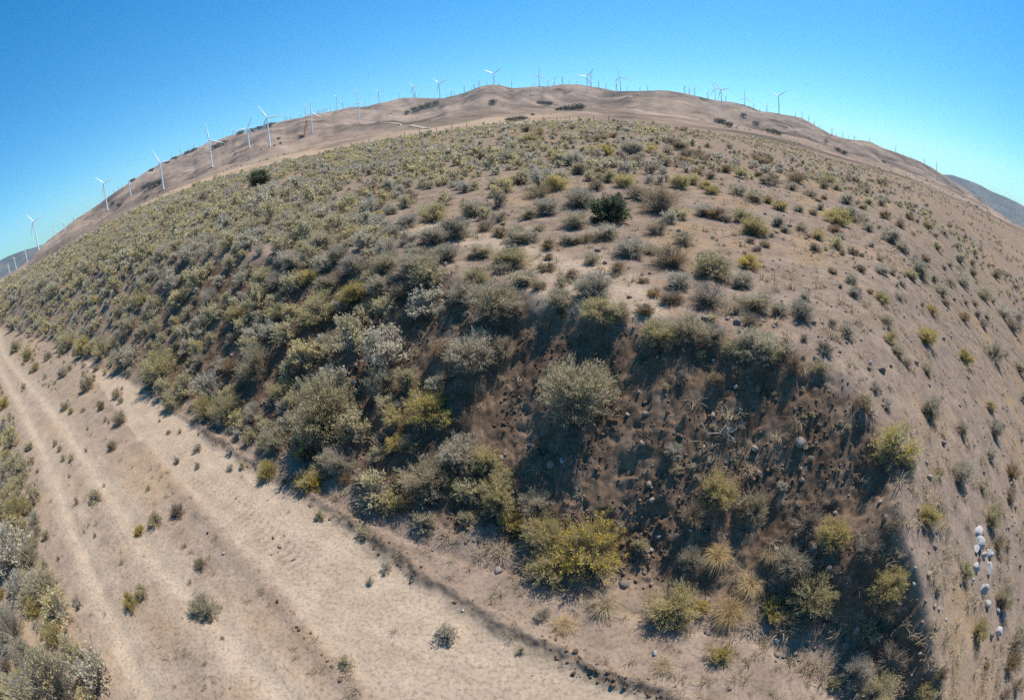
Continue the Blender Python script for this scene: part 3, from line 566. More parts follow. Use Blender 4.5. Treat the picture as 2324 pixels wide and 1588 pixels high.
for n, i in enumerate(order):
    px, py, wpx, t, c = lst[i]
    if c == 'K' and t == 's' and i % 3: t = 'p'
    if not OKP[i]: continue
    p = WP[i].copy(); 
    if lst[i][1] > 1640: p[:2] *= .97
    wm = wpx*dist_to(p)/FPX*1.10
    wm = min(wm, 4.0)
    PLACED.append((p[0], p[1], wm))
    sz = 'tiny' if wm < .45 else 'small' if wm < .8 else 'mid-sized' if wm < 1.35 else 'large'
    key = [k for k in OWN if k[0] == c and abs((k[1]*CROPS[c][2]+CROPS[c][0])*DS-px) < .5]
    lab = OWN[key[0]] if key and OWN[key[0]] not in seen_lab else f'{sz} {LOOK[t]} {where(i)}, {px/PW*100:.0f}% across, {min(py,1585)/PH*100:.0f}% down the photo'
    if lab in seen_lab:
        lab = f'{sz} {LOOK[t]} {where(i)}, {px/PW*100:.1f}% across, {min(py,1585)/PH*100:.1f}% down'
    seen_lab.add(lab)
    rz = rng.uniform(0, 2*np.pi); hs = rng.uniform(.85, 1.2)
    if t == 'g' or t == 'c':
        o = link('grass_tuft' if t == 'g' else 'straw_clump', TUFT[n % 4] if t == 'g' else CLUMP[n % 3])
        sc = wm*(1.1 if t == 'g' else .95); o.scale = (sc, sc, sc*hs*(1 if t == 'g' else .8))
    else:
        nm = TYPES[t][2]
        if wpx > 46:
            o = bpy.data.objects.new(nm, None); COL.objects.link(o); o.empty_display_size = .1
            for me, pn in zip(PARTS[t][n % 6], ('twigs', 'foliage', 'flower_heads')):
                link(pn, me, o)
        else:
            o = link(nm, WHOLE[t][n % 6])
        wm *= 1.05 if c in 'ABCDL' else 1.25 if c in 'FGI' else 1.0 if c == 'E' else 1.1; fl_ = rng.uniform(1.0, 1.3); fl_ = fl_ if c not in 'HJ' else 1.0; zz_ = .82 if c in 'ABCDLEH' else .95; wm *= .82 if (c, t) == ('G', 'y') else 1.0; o.scale = (wm*fl_, wm*rng.uniform(.95, 1.1), wm*hs*zz_)
    o.location = p - np.array([0, 0, .02]); o.rotation_euler = (rng.normal(0, .08), rng.normal(0, .08), rz)
    tag(o, lab, CAT[t], GRP[t])
# the far juniper at the left edge of the scrub
def extra(px, py, wpx, t, lab):
    P, ok = on_ground(np.array([px]), np.array([py])); p = P[0]; wm = wpx*dist_to(p)/FPX
    o = bpy.data.objects.new(TYPES[t][2], None); COL.objects.link(o)
    for me, pn in zip(PARTS[t][2], ('twigs', 'foliage')): link(pn, me, o)
    o.location = p; o.scale = (wm*1.05, wm*.9, wm*.95); tag(o, lab, 'shrub', 'junipers on the plateau'); PLACED.append((p[0], p[1], wm))
extra(590, 421, 52, 'j', 'dark round juniper bush standing alone at the far left edge of the scrub')
PL = np.array(PLACED)

# ---- the rest of the scrub: thousands of smaller shrubs, one object
def lod_geo(t, q, seed):
    lm, fm, nm, nf, hg = TYPES[t]
    if q == 0: kw = dict(nst=120, nleaf=13, nflow=max(nf-1, 0), ll=.09, lw=.022, fsz=.042, stemr=.006)
    elif q == 1: kw = dict(nst=54, nleaf=8, nflow=max(nf-1, 0), ll=.14, lw=.055, fsz=.075, stemr=.008)
    else: kw = dict(nst=26, nleaf=6, nflow=max(nf-1, 0), ll=.20, lw=.10, fsz=.12, stemr=.01)
    st, lf, fl = shrub_geo(seed, hgt=hg, clumps=7, **kw)
    ps = [(*st, 'twig'), (*lf, lm)] + ([(*fl, fm)] if fl else [])
    if q == 2: ps = ps[1:]
    return ps
N = 36000
rr = np.sqrt(rng.uniform(7**2, 165**2, N)); ph = rng.uniform(-75, 78, N)
near_extra = 12000
rr[:near_extra] = rng.uniform(7, 60, near_extra)
_kx, _ky = rng.uniform(-20, -4.5, 1500), rng.uniform(-2, 10, 1500); rr[:1500] = np.hypot(_kx, _ky); ph[:1500] = np.degrees(np.arctan2(_kx, _ky))
bx, by = rr*np.sin(np.radians(ph)), rr*np.cos(np.radians(ph))
dd, sgn, _ = pdist(bx, by, TOE); ss = dd*sgn
patch = fbm(bx/9, by/9, 81, 3); patch2 = fbm(bx/26, by/26, 82, 2)
dens = np.interp(ph, [-110, -20, -6, 4, 14, 26, 34, 50, 78], [.95, .95, .66, .36, .30, .28, .30, .30, .26])
dens = dens*np.clip(1 + 1.4*patch + .9*patch2, 0.02, 1.7)
dens = np.where(rr > RF(ph)-4+6*patch, 0, dens)
dens = np.where((ph > 6) & (rr < 26), 0, dens); dens = np.where((ph > -8) & (rr < 17), 0, dens)
dens = np.where((ph > 30) & (rr < 42), 0, dens)
dens = np.where((ph > 30) & (rr > 42), dens*1.0*np.clip(1+2.2*patch, 0, 2), dens)
dens = np.where((ss > .2) & (ss < 6) & (ph < -8) & (rr < 40), dens*.45, dens)
dl_, sl_, _ = pdist(bx, by, RUTL); lm_ = (ss < .2) & (sl_ < 0) & (dl_ > 1.0)
dens = np.where(ss < .2, np.where(lm_, .95*np.clip(1+1.6*patch, 0.1, 2)*sstep(.9, 2.2, dl_), 0), dens)
# bare sandy path winding across the plateau
dp, _, _ = pdist(bx, by, PATH); dens = np.where(dp < .9, 0, dens)
keep = rng.random(N) < dens
wx_ = rng.uniform(-45, 4, 4000); wy_ = rng.uniform(1, 26, 4000); dw_, sw_, _ = pdist(wx_, wy_, TOE); sw_ = dw_*sw_; dr_, _, _ = pdist(wx_, wy_, RUTR); dl2, _, _ = pdist(wx_, wy_, RUTL); db2, sb2, _ = pdist(wx_, wy_, LBERM)
kw_ = (sw_ < -.15) & (dr_ > .55) & (dl2 > .55) & (sw_ > -8) & (rng.random(4000) < np.clip(.34+.9*fbm(wx_/3, wy_/3, 83, 3), 0, 1)*np.where(sb2 < 0, np.where(wx_ < -9.5, .8, .0), .30))
n4 = 5000; vr_, vp_ = rng.uniform(6, 45, n4), rng.uniform(20, 97, n4); vx_, vy_ = vr_*np.sin(np.radians(vp_)), vr_*np.cos(np.radians(vp_)); dv_, sv_, _ = pdist(vx_, vy_, TOE); kv_ = (dv_*sv_ > 1.2) & (natural(vx_, vy_) < 9) & (rng.random(n4) < np.clip(.02+.5*fbm(vx_/3.5, vy_/3.5, 84, 3), 0, 1)); vx_, vy_ = vx_[kv_], vy_[kv_]
bx, by = np.concatenate([bx[keep], wx_[kw_], vx_]), np.concatenate([by[keep], wy_[kw_], vy_]); nw = int(kw_.sum())+len(vx_); ss = np.concatenate([ss[keep], np.full(nw, -1.)]); weed = np.concatenate([np.zeros(int(keep.sum()), bool), np.ones(nw, bool)])
rr = np.hypot(bx, by); ph = np.degrees(np.arctan2(bx, by))
wid = np.clip(rng.lognormal(math.log(.82), .40, len(bx)), .30, 1.9)*np.interp(ph, [-75, 10, 35, 78], [1.08, .92, .60, .50])*np.where(weed, .30, 1.0)
d2 = np.sqrt((bx[:, None]-PL[None, :, 0])**2 + (by[:, None]-PL[None, :, 1])**2) - .36*PL[None, :, 2]
keep = d2.min(axis=1) > .30*wid
bx, by, rr, ph, wid, ss = bx[keep], by[keep], rr[keep], ph[keep], wid[keep], ss[keep]
acc = []; cell = {}
for i in rng.permutation(len(bx)):
    ck = (int(bx[i]//1.5), int(by[i]//1.5)); ok = True
    for a in (-1, 0, 1):
        for b in (-1, 0, 1):
            for j in cell.get((ck[0]+a, ck[1]+b), ()):
                if math.hypot(bx[i]-bx[j], by[i]-by[j]) < .31*(wid[i]+wid[j]): ok = False
    if ok: acc.append(i); cell.setdefault(ck, []).append(i)
acc = np.array(acc); bx, by, rr, ph, wid = bx[acc], by[acc], rr[acc], ph[acc], wid[acc]
bz = ground_full(bx, by)
q = np.where(rr < 30, 0, np.where(rr < 65, 1, 2))
tt = rng.random(len(bx)); lf_ = np.interp(ph, [-75, -10, 15, 40, 78], [.80, .78, .55, .32, .28])
typ = np.where(tt < lf_*.6, 'r', np.where(tt < lf_*.85, 'p', np.where(tt < lf_, 'y', np.where(tt < lf_+(1-lf_)*np.interp(ph, [-75, 0, 30], [.75, .65, .35]), 's', 'b'))))
print('scrub', len(bx), np.bincount(q))
mats_ = ['twig', 'rleaf', 'sleaf', 'bleaf', 'fyel', 'fbri', 'fpal']
VV, FF, MI, off = [], [], [], 0
for t in 'rpysb':
    for lod in (0, 1, 2):
        for v in range(3):
            sel = np.where((typ == t) & (q == lod) & (np.arange(len(bx)) % 3 == v))[0]
            if not len(sel): continue
            ps = lod_geo(t, lod, 500+17*v+ord(t)); V0, F0 = join([a[:2] for a in ps]); mi = np.concatenate([np.full(len(a[1]), mats_.index(a[2])) for a in ps])
            a = rng.uniform(0, 6.283, len(sel)); ca, sa = np.cos(a)[:, None], np.sin(a)[:, None]; w = wid[sel][:, None]
            hz = w*rng.uniform(.75, 1.15, len(sel))[:, None]
            x = (V0[None, :, 0]*ca - V0[None, :, 1]*sa)*w + bx[sel][:, None]; y = (V0[None, :, 0]*sa + V0[None, :, 1]*ca)*w + by[sel][:, None]; z = V0[None, :, 2]*hz + bz[sel][:, None]
            VV.append(np.stack([x, y, z], -1).reshape(-1, 3)); n = len(sel)
            FF.append((F0[None] + (np.arange(n)*len(V0))[:, None, None] + off).reshape(-1, 4)); MI.append(np.tile(mi, n)); off += n*len(V0)
o = kind(link('scrub', mesh('scrub', np.concatenate(VV), np.concatenate(FF), [M[k] for k in mats_], np.concatenate(MI))), 'stuff')
tag(o, 'dense grey-green and yellow scrub covering the plateau and hillside', 'scrub')

# ---- dry grass and stones
N = 14000
rr = rng.uniform(3.0, 60, N)**1.0; ph = rng.uniform(-78, 95, N); gx, gy = rr*np.sin(np.radians(ph)), rr*np.cos(np.radians(ph))
_, zn, s = ground_full(gx, gy, True); pt = fbm(gx/2.2, gy/2.2, 91, 3)
pr = np.where(s > 0.1, .35+1.2*pt+.2*(ph > 25)+.4*((s < 1.4) & (gx > -2)), np.where(zn[:, 1] < .32, .55+.8*pt, np.where((zn[:, 1] < .62) & (zn[:, 1] > 0), .12+.5*pt, 0.01))); pr = pr*(1-.75*zn[:, 0])
k = rng.random(N) < pr; gx, gy = gx[k], gy[k]; s = s[k]; gz = ground_full(gx, gy); n = len(gx)
VV, FF, off = [], [], 0
for v in range(4):
    V0, F0 = tuft_geo(950+v, 26, .30, 1.0, .006, .5); sel = np.arange(n) % 4 == v; m = sel.sum()
    sc = (rng.uniform(.35, 1.15, m)*np.where(s[sel] > 0, 1, .60))[:, None]; a = rng.uniform(0, 6.28, m)[:, None]
    x = (V0[None, :, 0]*np.cos(a)-V0[None, :, 1]*np.sin(a))*sc + gx[sel][:, None]; y = (V0[None, :, 0]*np.sin(a)+V0[None, :, 1]*np.cos(a))*sc + gy[sel][:, None]; z = V0[None, :, 2]*sc*.8 + gz[sel][:, None]
    VV.append(np.stack([x, y, z], -1).reshape(-1, 3)); FF.append((F0[None]+(np.arange(m)*len(V0))[:, None, None]+off).reshape(-1, 4)); off += m*len(V0)
tag(kind(link('dry_grass', mesh('dry_grass', np.concatenate(VV), np.concatenate(FF), [M['straw']])), 'stuff'), 'thin golden dry grass growing between the shrubs', 'grass')

def ico():
    t = (1+5**.5)/2
    V = np.array([(-1, t, 0), (1, t, 0), (-1, -t, 0), (1, -t, 0), (0, -1, t), (0, 1, t), (0, -1, -t), (0, 1, -t), (t, 0, -1), (t, 0, 1), (-t, 0, -1), (-t, 0, 1)]); V /= np.linalg.norm(V[0])
    F = np.array([(0, 11, 5), (0, 5, 1), (0, 1, 7), (0, 7, 10), (0, 10, 11), (1, 5, 9), (5, 11, 4), (11, 10, 2), (10, 7, 6), (7, 1, 8), (3, 9, 4), (3, 4, 2), (3, 2, 6), (3, 6, 8), (3, 8, 9), (4, 9, 5), (2, 4, 11), (6, 2, 10), (8, 6, 7), (9, 8, 1)])
    return V, F
def subdiv(V, F):
    V = list(map(tuple, V)); c = {}; out = []
    def mid(a, b):
        k = (min(a, b), max(a, b))
        if k not in c:
            m = (np.array(V[a])+np.array(V[b]))/2; m /= np.linalg.norm(m); V.append(tuple(m)); c[k] = len(V)-1
        return c[k]
    for a, b, d in F:
        x, y, z = mid(a, b), mid(b, d), mid(d, a); out += [(a, x, z), (b, y, x), (d, z, y), (x, y, z)]
    return np.array(V), np.array(out)
IV, IF = ico(); I2V, I2F = subdiv(IV, IF); I3V, I3F = subdiv(I2V, I2F)
def rock_geo(seed):
    g = np.random.default_rng(seed); V = I3V.copy()
    for _ in range(9):                                   # plane cuts give facets
        n = g.normal(0, 1, 3); n /= np.linalg.norm(n); d = g.uniform(.55, .85); h = V@n; V = np.where((h > d)[:, None], V-(h-d)[:, None]*n, V)
    V = V*(1+.05*vn(V[:, 0]*3+seed, V[:, 1]*3+V[:, 2]*2, seed)[:, None]); return V*np.array([1, g.uniform(.7, 1), g.uniform(.6, .85)]), I3F
N = 9000
rr = rng.uniform(3, 34, N); ph = rng.uniform(-78, 98, N); gx, gy = rr*np.sin(np.radians(ph)), rr*np.cos(np.radians(ph))
_, zn, s = ground_full(gx, gy, True)
pr = np.where(s > 0, .20+.25*zn[:, 0]+.25*(ph > 28), .018); k = rng.random(N) < pr; gx, gy = gx[k], gy[k]; gz = ground_full(gx, gy); n = len(gx)
sz = np.clip(rng.lognormal(math.log(.028), .55, n), .012, np.where(s[k] > 0, .13, .05)); hsh = rng.random(n)
V0 = IV; R3 = rng.normal(0, .22, (n, 12, 3)); Vn = (V0[None]+R3)*sz[:, None, None]*np.array([1, .85, .7]); a = rng.uniform(0, 6.28, n)[:, None]
x = Vn[..., 0]*np.cos(a)-Vn[..., 1]*np.sin(a)+gx[:, None]; y = Vn[..., 0]*np.sin(a)+Vn[..., 1]*np.cos(a)+gy[:, None]; z = Vn[..., 2]+gz[:, None]+sz[:, None]*.25
F = (IF[None]+(np.arange(n)*12)[:, None, None]).reshape(-1, 3)
tag(kind(link('stones', mesh('stones', np.stack([x, y, z], -1).reshape(-1, 3), F, [M['grock'], M['wrock']], np.repeat(((hsh > .93) & (sz < .045)).astype(int), 20))), 'stuff'), 'small brown stones littering the bank and slope', 'stones')

N = 110000
rr = rng.uniform(3, 22, N); ph = rng.uniform(-60, 90, N); gx, gy = rr*np.sin(np.radians(ph)), rr*np.cos(np.radians(ph))
_, zn, s = ground_full(gx, gy, True); pr = np.clip(zn[:, 0]*.75 + zn[:, 2]*.38, 0, 1)*np.clip(.70+1.8*fbm(gx*1.2, gy*1.2, 95, 3), 0.03, 1)
k = rng.random(N) < pr; gx, gy, zk = gx[k], gy[k], zn[k]; gz = ground_full(gx, gy); n = len(gx)
sz = np.clip(rng.lognormal(math.log(.014), .55, n), .007, .045); Vn = (IV[None]+rng.normal(0, .26, (n, 12, 3)))*sz[:, None, None]
F = (IF[None]+(np.arange(n)*12)[:, None, None]).reshape(-1, 3)
zat = np.repeat(np.stack([np.ones(n), np.zeros(n), np.zeros(n), np.ones(n)], -1), 12, axis=0)
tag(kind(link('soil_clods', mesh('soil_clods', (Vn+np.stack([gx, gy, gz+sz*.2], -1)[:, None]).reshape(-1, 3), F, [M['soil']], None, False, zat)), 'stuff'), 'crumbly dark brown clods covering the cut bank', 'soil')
print('clods', n)
ROCKS = [rock_geo(300+i) for i in range(6)]
RMESH = {c: [mesh('boulder', *g, [M[m]], None, False) for g in ROCKS] for c, m in (('w', 'wrock'), ('g', 'grock'))}
BOULD = [('F', 1470, 385, 95, 'w', 'topmost white boulder of the line on the right slope, beside a shrub'), ('F', 1475, 455, 100, 'w', 'flat grey-white boulder second from the top of the line'), ('F', 1455, 505, 55, 'w', 'small white stone tucked under the flat grey-white boulder'),
         ('F', 1510, 545, 50, 'w', 'small white stone right of the gap in the boulder line'), ('F', 1550, 530, 60, 'w', 'grey stone half hidden behind a shrub by the boulder line'), ('F', 1448, 640, 60, 'w', 'white boulder with shadowed base beside an olive rabbitbrush'),
         ('F', 1540, 645, 80, 'w', 'round pale boulder right of the white one in the boulder line'), ('F', 1505, 790, 75, 'w', 'tall leaning white boulder below the round pale one'), ('F', 1535, 890, 60, 'w', 'white boulder partly covered by a shrub low in the line'),
         ('F', 1610, 945, 35, 'w', 'small white stone above the lowest boulder, left of two'), ('F', 1650, 985, 45, 'w', 'small grey stone above the lowest boulder, right of two'), ('F', 1615, 1100, 65, 'w', 'lowest rounded white boulder of the line'), ('F', 1430, 720, 30, 'w', 'smallest white stone, left of the tall leaning boulder'),
         ('E', 440, 290, 85, 'g', 'angular grey-brown boulder among yellow shrubs on the plateau edge'), ('E', 1520, 640, 65, 'g', 'upright dark boulder with a lit right face on the right slope'), ('E', 1435, 590, 40, 'w', 'small grey rock left of the upright dark boulder'),
         ('E', 270, 575, 40, 'w', 'pale rock lying on the rim of the dark bank'), ('E', 438, 762, 38, 'w', 'pale rock on the sunny brow right of the dark bank'), ('E', 1528, 860, 36, 'g', 'dark brown rock below the upright boulder'), ('E', 735, 870, 36, 'g', 'brown rock halfway down the sunny brow'),
         ('I', 2055, 1050, 45, 'w', 'pale rock in the deep shadow below the hanging rabbitbrush'), ('G', 870, 1250, 50, 'w', 'white rock with a dark shadow on the apron by the road'), ('G', 1755, 1165, 45, 'w', 'white rock at the foot of the gully'), ('G', 850, 505, 36, 'w', 'grey rock on the bare apron below the bank'),
         ('F', 1005, 750, 36, 'w', 'pale rock on the slope beside the spur edge'), ('F', 1238, 1010, 32, 'w', 'elongated white rock on the right slope below the spur'), ('F', 1015, 630, 26, 'w', 'small pale rock near the top of the spur edge'), ('B', 1115, 930, 45, 'w', 'round grey rock under a large sagebrush on the plateau'), ('H', 390, 400, 40, 'g', 'brown rock at the top of the bank rim'), ('J', 1360, 190, 30, 'w', 'white stone on the left bank between shadow streaks')]
bp = []
for c, x, y, w, cc, lab in BOULD:
    ox, oy, k = CROPS[c][:3]; bp.append(((x*k+ox)*DS, (y*k+oy)*DS, w*k*DS))
bp = np.array(bp); BW, bok = on_ground(bp[:, 0], bp[:, 1])
for i, (c, x, y, w, cc, lab) in enumerate(BOULD):
    if not bok[i]: continue
    wm = bp[i, 2]*dist_to(BW[i])/FPX*(.76 if i < 13 else .58); o = link('boulder' if wm > .12 else 'rock', RMESH[cc][i % 6]); o.scale = (wm, wm*.9, wm*(1.3 if 'upright' in lab or 'tall' in lab else .95))
    o.location = BW[i]+np.array([0, 0, wm*.14]); o.rotation_euler = (rng.normal(0, .25), rng.normal(0, .25), rng.uniform(0, 6.28)); tag(o, lab, 'rock', 'loose rocks on the slope')

# dead branches in the bank
dv = []
g = np.random.default_rng(5)
for i in range(26):
    a = g.uniform(0, 6.28); l = g.uniform(.25, .55); p0 = np.array([g.normal(0, .08), g.normal(0, .08), 0]); d = np.array([math.cos(a), math.sin(a), g.uniform(.1, 1.0)]); bend = g.normal(0, .12, 3)
    dv.append(tube([p0, p0+d*l*.5+bend, p0+d*l+bend*.3], [.010, .007, .003], 4))
db_me = mesh('dead_branches', *join(dv), [M['dead']])
for (px, py, sc, lab) in ((1640, 985, 1.2, 'tangle of bare grey dead branches in the dark bank hollow'), (1690, 1140, 1.3, 'pale dead twigs sprawling below the bank face beside shrubs'), (1935, 1575, 1.0, 'bleached dead twigs lying on the roadside at the frame bottom')):
    P, ok = on_ground(np.array([px*1.0]), np.array([py*1.0])); o = link('dead_branches', db_me); o.location = P[0]; o.scale = (sc*.62,)*3; o.rotation_euler = (0, 0, px); tag(o, lab, 'dead branches', 'dead branches on the bank')

# ------------------------------------------------------------------ wind turbines
def blade_geo(R):
    n = 9; t = np.linspace(0, 1, n); ch = np.interp(t, [0, .06, .2, 1], [.030, .034, .075, .016])*R; th = np.interp(t, [0, .2, 1], [.030, .02, .004])*R
    ring = np.array([(-.35, 0), (0, .5), (.65, 0), (0, -.5)])
    V = [];
    for i in range(n):
        tw = .35*(1-t[i]); c, s_ = math.cos(tw), math.sin(tw); 
        for a, b in ring:
            x = a*ch[i]; y = b*th[i]; V.append((x*c-y*s_, x*s_+y*c, .02*R+t[i]*.98*R))
    F = [(i*4+j, i*4+(j+1) % 4, (i+1)*4+(j+1) % 4, (i+1)*4+j) for i in range(n-1) for j in range(4)]
    return np.array(V), np.array(F+[(3, 2, 1, 0), (n*4-4, n*4-3, n*4-2, n*4-1)])
BLADE = mesh('blade', *blade_geo(1.0), [M['white']], None, True)
TOWER = mesh('tower', *tube([(0, 0, 0), (0, 0, .02), (0, 0, .5), (0, 0, 1)], [.034, .030, .025, .018], 12), [M['white']], None, True)
nv, nf = tube([(0, -.055, 0), (0, -.05, 0), (0, .0, 0), (0, .09, 0), (0, .1, 0)], [.012, .026, .030, .026, .012], 8)
NAC = mesh('nacelle', nv, nf, [M['white']], None, True)
hv, hf = tube([(0, -.030, 0), (0, -.026, 0), (0, -.012, 0), (0, .02, 0)], [.003, .014, .022, .024], 10)
HUB = mesh('rotor', hv, hf, [M['white']], None, True)
# lattice tower turbine (unit height)
lp = []
for sx, sy in ((1, 1), (1, -1), (-1, -1), (-1, 1)):
    lp.append(tube([(sx*.085, sy*.085, 0), (sx*.02, sy*.02, 1)], [.0075, .006], 4))
for k in range(7):
    z0, z1 = k/7, (k+1)/7; w0, w1 = .085-.065*z0, .085-.065*z1
    for (a, b) in (((1, 1), (1, -1)), ((1, -1), (-1, -1)), ((-1, -1), (-1, 1)), ((-1, 1), (1, 1))):
        lp.append(tube([(a[0]*w0, a[1]*w0, z0), (b[0]*w1, b[1]*w1, z1)], [.004, .004], 3)); lp.append(tube([(b[0]*w0, b[1]*w0, z0), (a[0]*w1, a[1]*w1, z1)], [.004, .004], 3))
lq = [q for q in lp]; LV_ = np.concatenate([q[0] for q in lq]); 
LAT = mesh('lattice_tower', *join(lq), [M['lattice']])

def turbine(bx_, by_, hx, hy, tip, lab, lattice=False, small=False, rel=.62):
    base, front = on_hill(bx_, by_); r = math.hypot(base[0], base[1])
    dh = ray(hx, hy); zh = CAMH + r*dh[2]/math.hypot(dh[0], dh[1]); H = max(zh-base[2], 12)
    root = bpy.data.objects.new('lattice_turbine' if lattice else 'wind_turbine', None); COL.objects.link(root); root.location = base
    az = math.atan2(base[0], base[1]); yaw = -az + rng.uniform(-.3, .3)
    root.rotation_euler = (0, 0, yaw)
    tw = link('lattice_tower' if lattice else 'tower', LAT if lattice else TOWER, root); k = .75 if r > 1500 else 1.0
    tw.scale = (H*1.0 if lattice else max(H*.95, 45), H*1.0 if lattice else max(H*.95, 45), H)
    ns = max(H, 40) if not lattice else H*.8
    na = link('nacelle', NAC, root); na.location = (0, 0, H); na.scale = (ns,)*3
    hb = link('rotor', HUB, root); hb.location = (0, -.075*ns, H); hb.scale = (ns,)*3
    if tip is not None:
        R = math.hypot(tip[0]-hx, tip[1]-hy)/FPX*r*1.02; ang = math.atan2(tip[0]-hx, hy-tip[1])
    else:
        R = rel*H; ang = rng.uniform(0, 2.1)
    for i in range(3):
        b = link('blade', BLADE, hb); s_ = R/ns; b.scale = (s_*1.15, s_*1.15, s_); b.rotation_euler = (0, ang+i*2*math.pi/3, 0)
    tag(root, lab, 'wind turbine', 'small lattice turbines on the ridges' if lattice else 'white wind turbines on the hills')
def cv(ox, oy, k, *pts): return [((x*k+ox)*DS, (y*k+oy)*DS) for x, y in pts]
TN, TM, TL, TO = (0, 150, .4094), (700, 100, .3463), (1300, 100, .3463), (2000, 150, .4093)
BIG = [(TN, (263, 1330), (213, 1160), (168, 1098), 'leftmost large turbine, standing low at the foot of the far left ridge'), (TN, (740, 1082), (697, 900), (640, 840), 'large turbine with two raised blades against sky, second from the left'),
       (TN, (898, 978), (880, 888), (885, 850), 'distant small white turbine standing alone left of a dark thicket'), (TN, (1123, 935), (1085, 755), (1040, 658), 'large turbine with its base right beside the dark thicket'), (TN, (1456, 785), (1422, 600), (1410, 485), 'large turbine with one blade pointing straight up, left of the close pair'),
       (TN, (1710, 648), (1692, 515), (1735, 435), 'thinner turbine of the close pair on the left hill'), (TN, (1851, 640), (1818, 447), (1765, 355), 'tallest turbine on the left hill, right one of the close pair'),
       (TM, (513, 795), (487, 628), (493, 522), 'large turbine with the red crane at its foot'), (TM, (893, 708), (870, 545), (808, 580), 'large turbine with spread lower blades before the rounded dark hill'),
       (TM, (880, 575), (875, 462), (862, 432), 'turbine on the skyline directly behind the one with spread lower blades'), (TM, (1335, 545), (1322, 420), (1285, 365), 'turbine on the smooth hilltop with a cluster of small ones behind it'), (TM, (1547, 515), (1537, 388), (1480, 335), 'turbine in the saddle left of the central knoll'),
       (TL, (250, 395), (248, 310), (168, 270), 'turbine on top of the central knoll with blades in a flat V'), (TL, (623, 470), (615, 320), (628, 245), 'turbine just right of the central knoll with one blade up'), (TL, (1010, 470), (1002, 335), (905, 318), 'front turbine of the overlapping pair on the main summit'),
       (TL, (1040, 420), (1034, 320), (1058, 275), 'rear turbine of the overlapping pair on the main summit'), (TL, (1278, 455), (1273, 335), (1247, 248), 'turbine right of the main summit with blades evenly spread like a Y upside down'),
       (TL, (737, 405), (737, 370), (770, 325), 'small turbine peeking over the summit ridge left of the overlapping pair'), (TL, (397, 428), (397, 375), (403, 340), 'small thin turbine in the dip right of the central knoll'),
       (TL, (2045, 520), (2043, 430), (2008, 360), 'left turbine of the crossed pair on the right shoulder'), (TL, (2098, 590), (2095, 440), (2035, 375), 'right, lower-standing turbine of the crossed pair on the right shoulder'), (TL, (2285, 565), (2283, 505), (2281, 440), 'turbine with a vertical blade on the right shoulder, half hidden by the ridge'),
       (TO, (457, 415), (457, 295), (385, 263), 'lone turbine with blades in a wide V on the right ridge'), (TM, (715, 612), (703, 497), (675, 470), 'faint turbine with a lattice-thin mast behind the left skyline'), (TM, (1055, 560), (1050, 450), (1020, 435), 'faint turbine left of the smooth hilltop'), (TM, (457, 640), (455, 580), (450, 540), 'faint turbine rising behind the red crane'),
       (TN, (375, 1245), (367, 1205), (380, 1165), 'small turbine on the far left skyline, lower one of two'), (TN, (447, 1210), (441, 1165), (428, 1135), 'small turbine on the far left skyline, upper one of two'), (TN, (180, 1392), (172, 1358), (160, 1350), 'tiny turbine before the blue mountain, topmost of three'),
       (TN, (107, 1455), (97, 1405), (90, 1380), 'tiny turbine before the blue mountain, middle of three'), (TN, (64, 1495), (57, 1455), (62, 1430), 'tiny turbine before the blue mountain, lowest of three'), (TO, (1538, 805), (1538, 748), (1528, 738), 'small turbine at the right end of the ridge row'), (TO, (821, 558), (821, 520), (808, 505), 'small V-bladed turbine on the right skyline below the bend'), (TO, (975, 592), (975, 568), (962, 556), 'tiny turbine on the right skyline before the far hump')]
for c, b, h, t, lab in BIG:
    (b_, h_, t_) = cv(*c, b, h, t); turbine(*b_, *h_, t_, lab)
LATT = []
for x in (90, 130, 195, 293, 333, 560, 580, 690, 808, 863, 885, 925, 1100, 1122, 1160, 1217, 1245, 1330, 1435, 1497, 1550, 1723, 1797, 1835, 1878, 1913, 1985, 2130, 2175): LATT.append((cv(*TL, (x, 0))[0][0], rng.uniform(14, 22)))
for x, h in ((571, 65), (616, 60), (662, 65), (285, 45), (325, 45), (375, 50), (735, 30), (895, 45), (935, 28), (1080, 28), (1170, 35), (1227, 28), (1257, 40), (1310, 30), (1362, 25), (1455, 37), (850, 22), (700, 22)): LATT.append((cv(*TO, (x, 0))[0][0], h*.4093*DS))
for x in (1218, 1250, 1375, 1345, 1490, 1500, 1600, 1638, 1665, 1708, 1745, 1800, 1825, 1880, 180, 290, 310, 335, 360, 415, 555, 565, 590, 610, 630, 660, 695, 935, 965, 990, 760, 800): LATT.append((cv(*TM, (x, 0))[0][0], rng.uniform(9, 19)))
for x in (780, 815, 840, 925, 1100, 1145, 1180, 1240, 1290, 1330, 1370, 1440, 1470, 1530, 1555, 1600, 1770, 505, 530): LATT.append((cv(*TN, (x, 0))[0][0], rng.uniform(8, 15)))
skyx = np.linspace(2, 2322, 800)
hz_ = np.stack([HX, HY, HZ], -1); jj = np.arange(0, len(hp), 1); im = np.argmax(HE, axis=0); skp = proj(hz_[im, jj]); so = np.argsort(skp[:, 0])
LATT = [q for q in LATT if rng.random() < .85]
for x, h in LATT:
    h *= rng.uniform(.5, 1.25)
    y = float(np.interp(x, skp[so, 0], skp[so, 1]))
    turbine(x, y-1.0, x, y-h*.8, None, f'faint small lattice turbine on the skyline, {x/PW*100:.1f}% across the photo', True, True, .34)

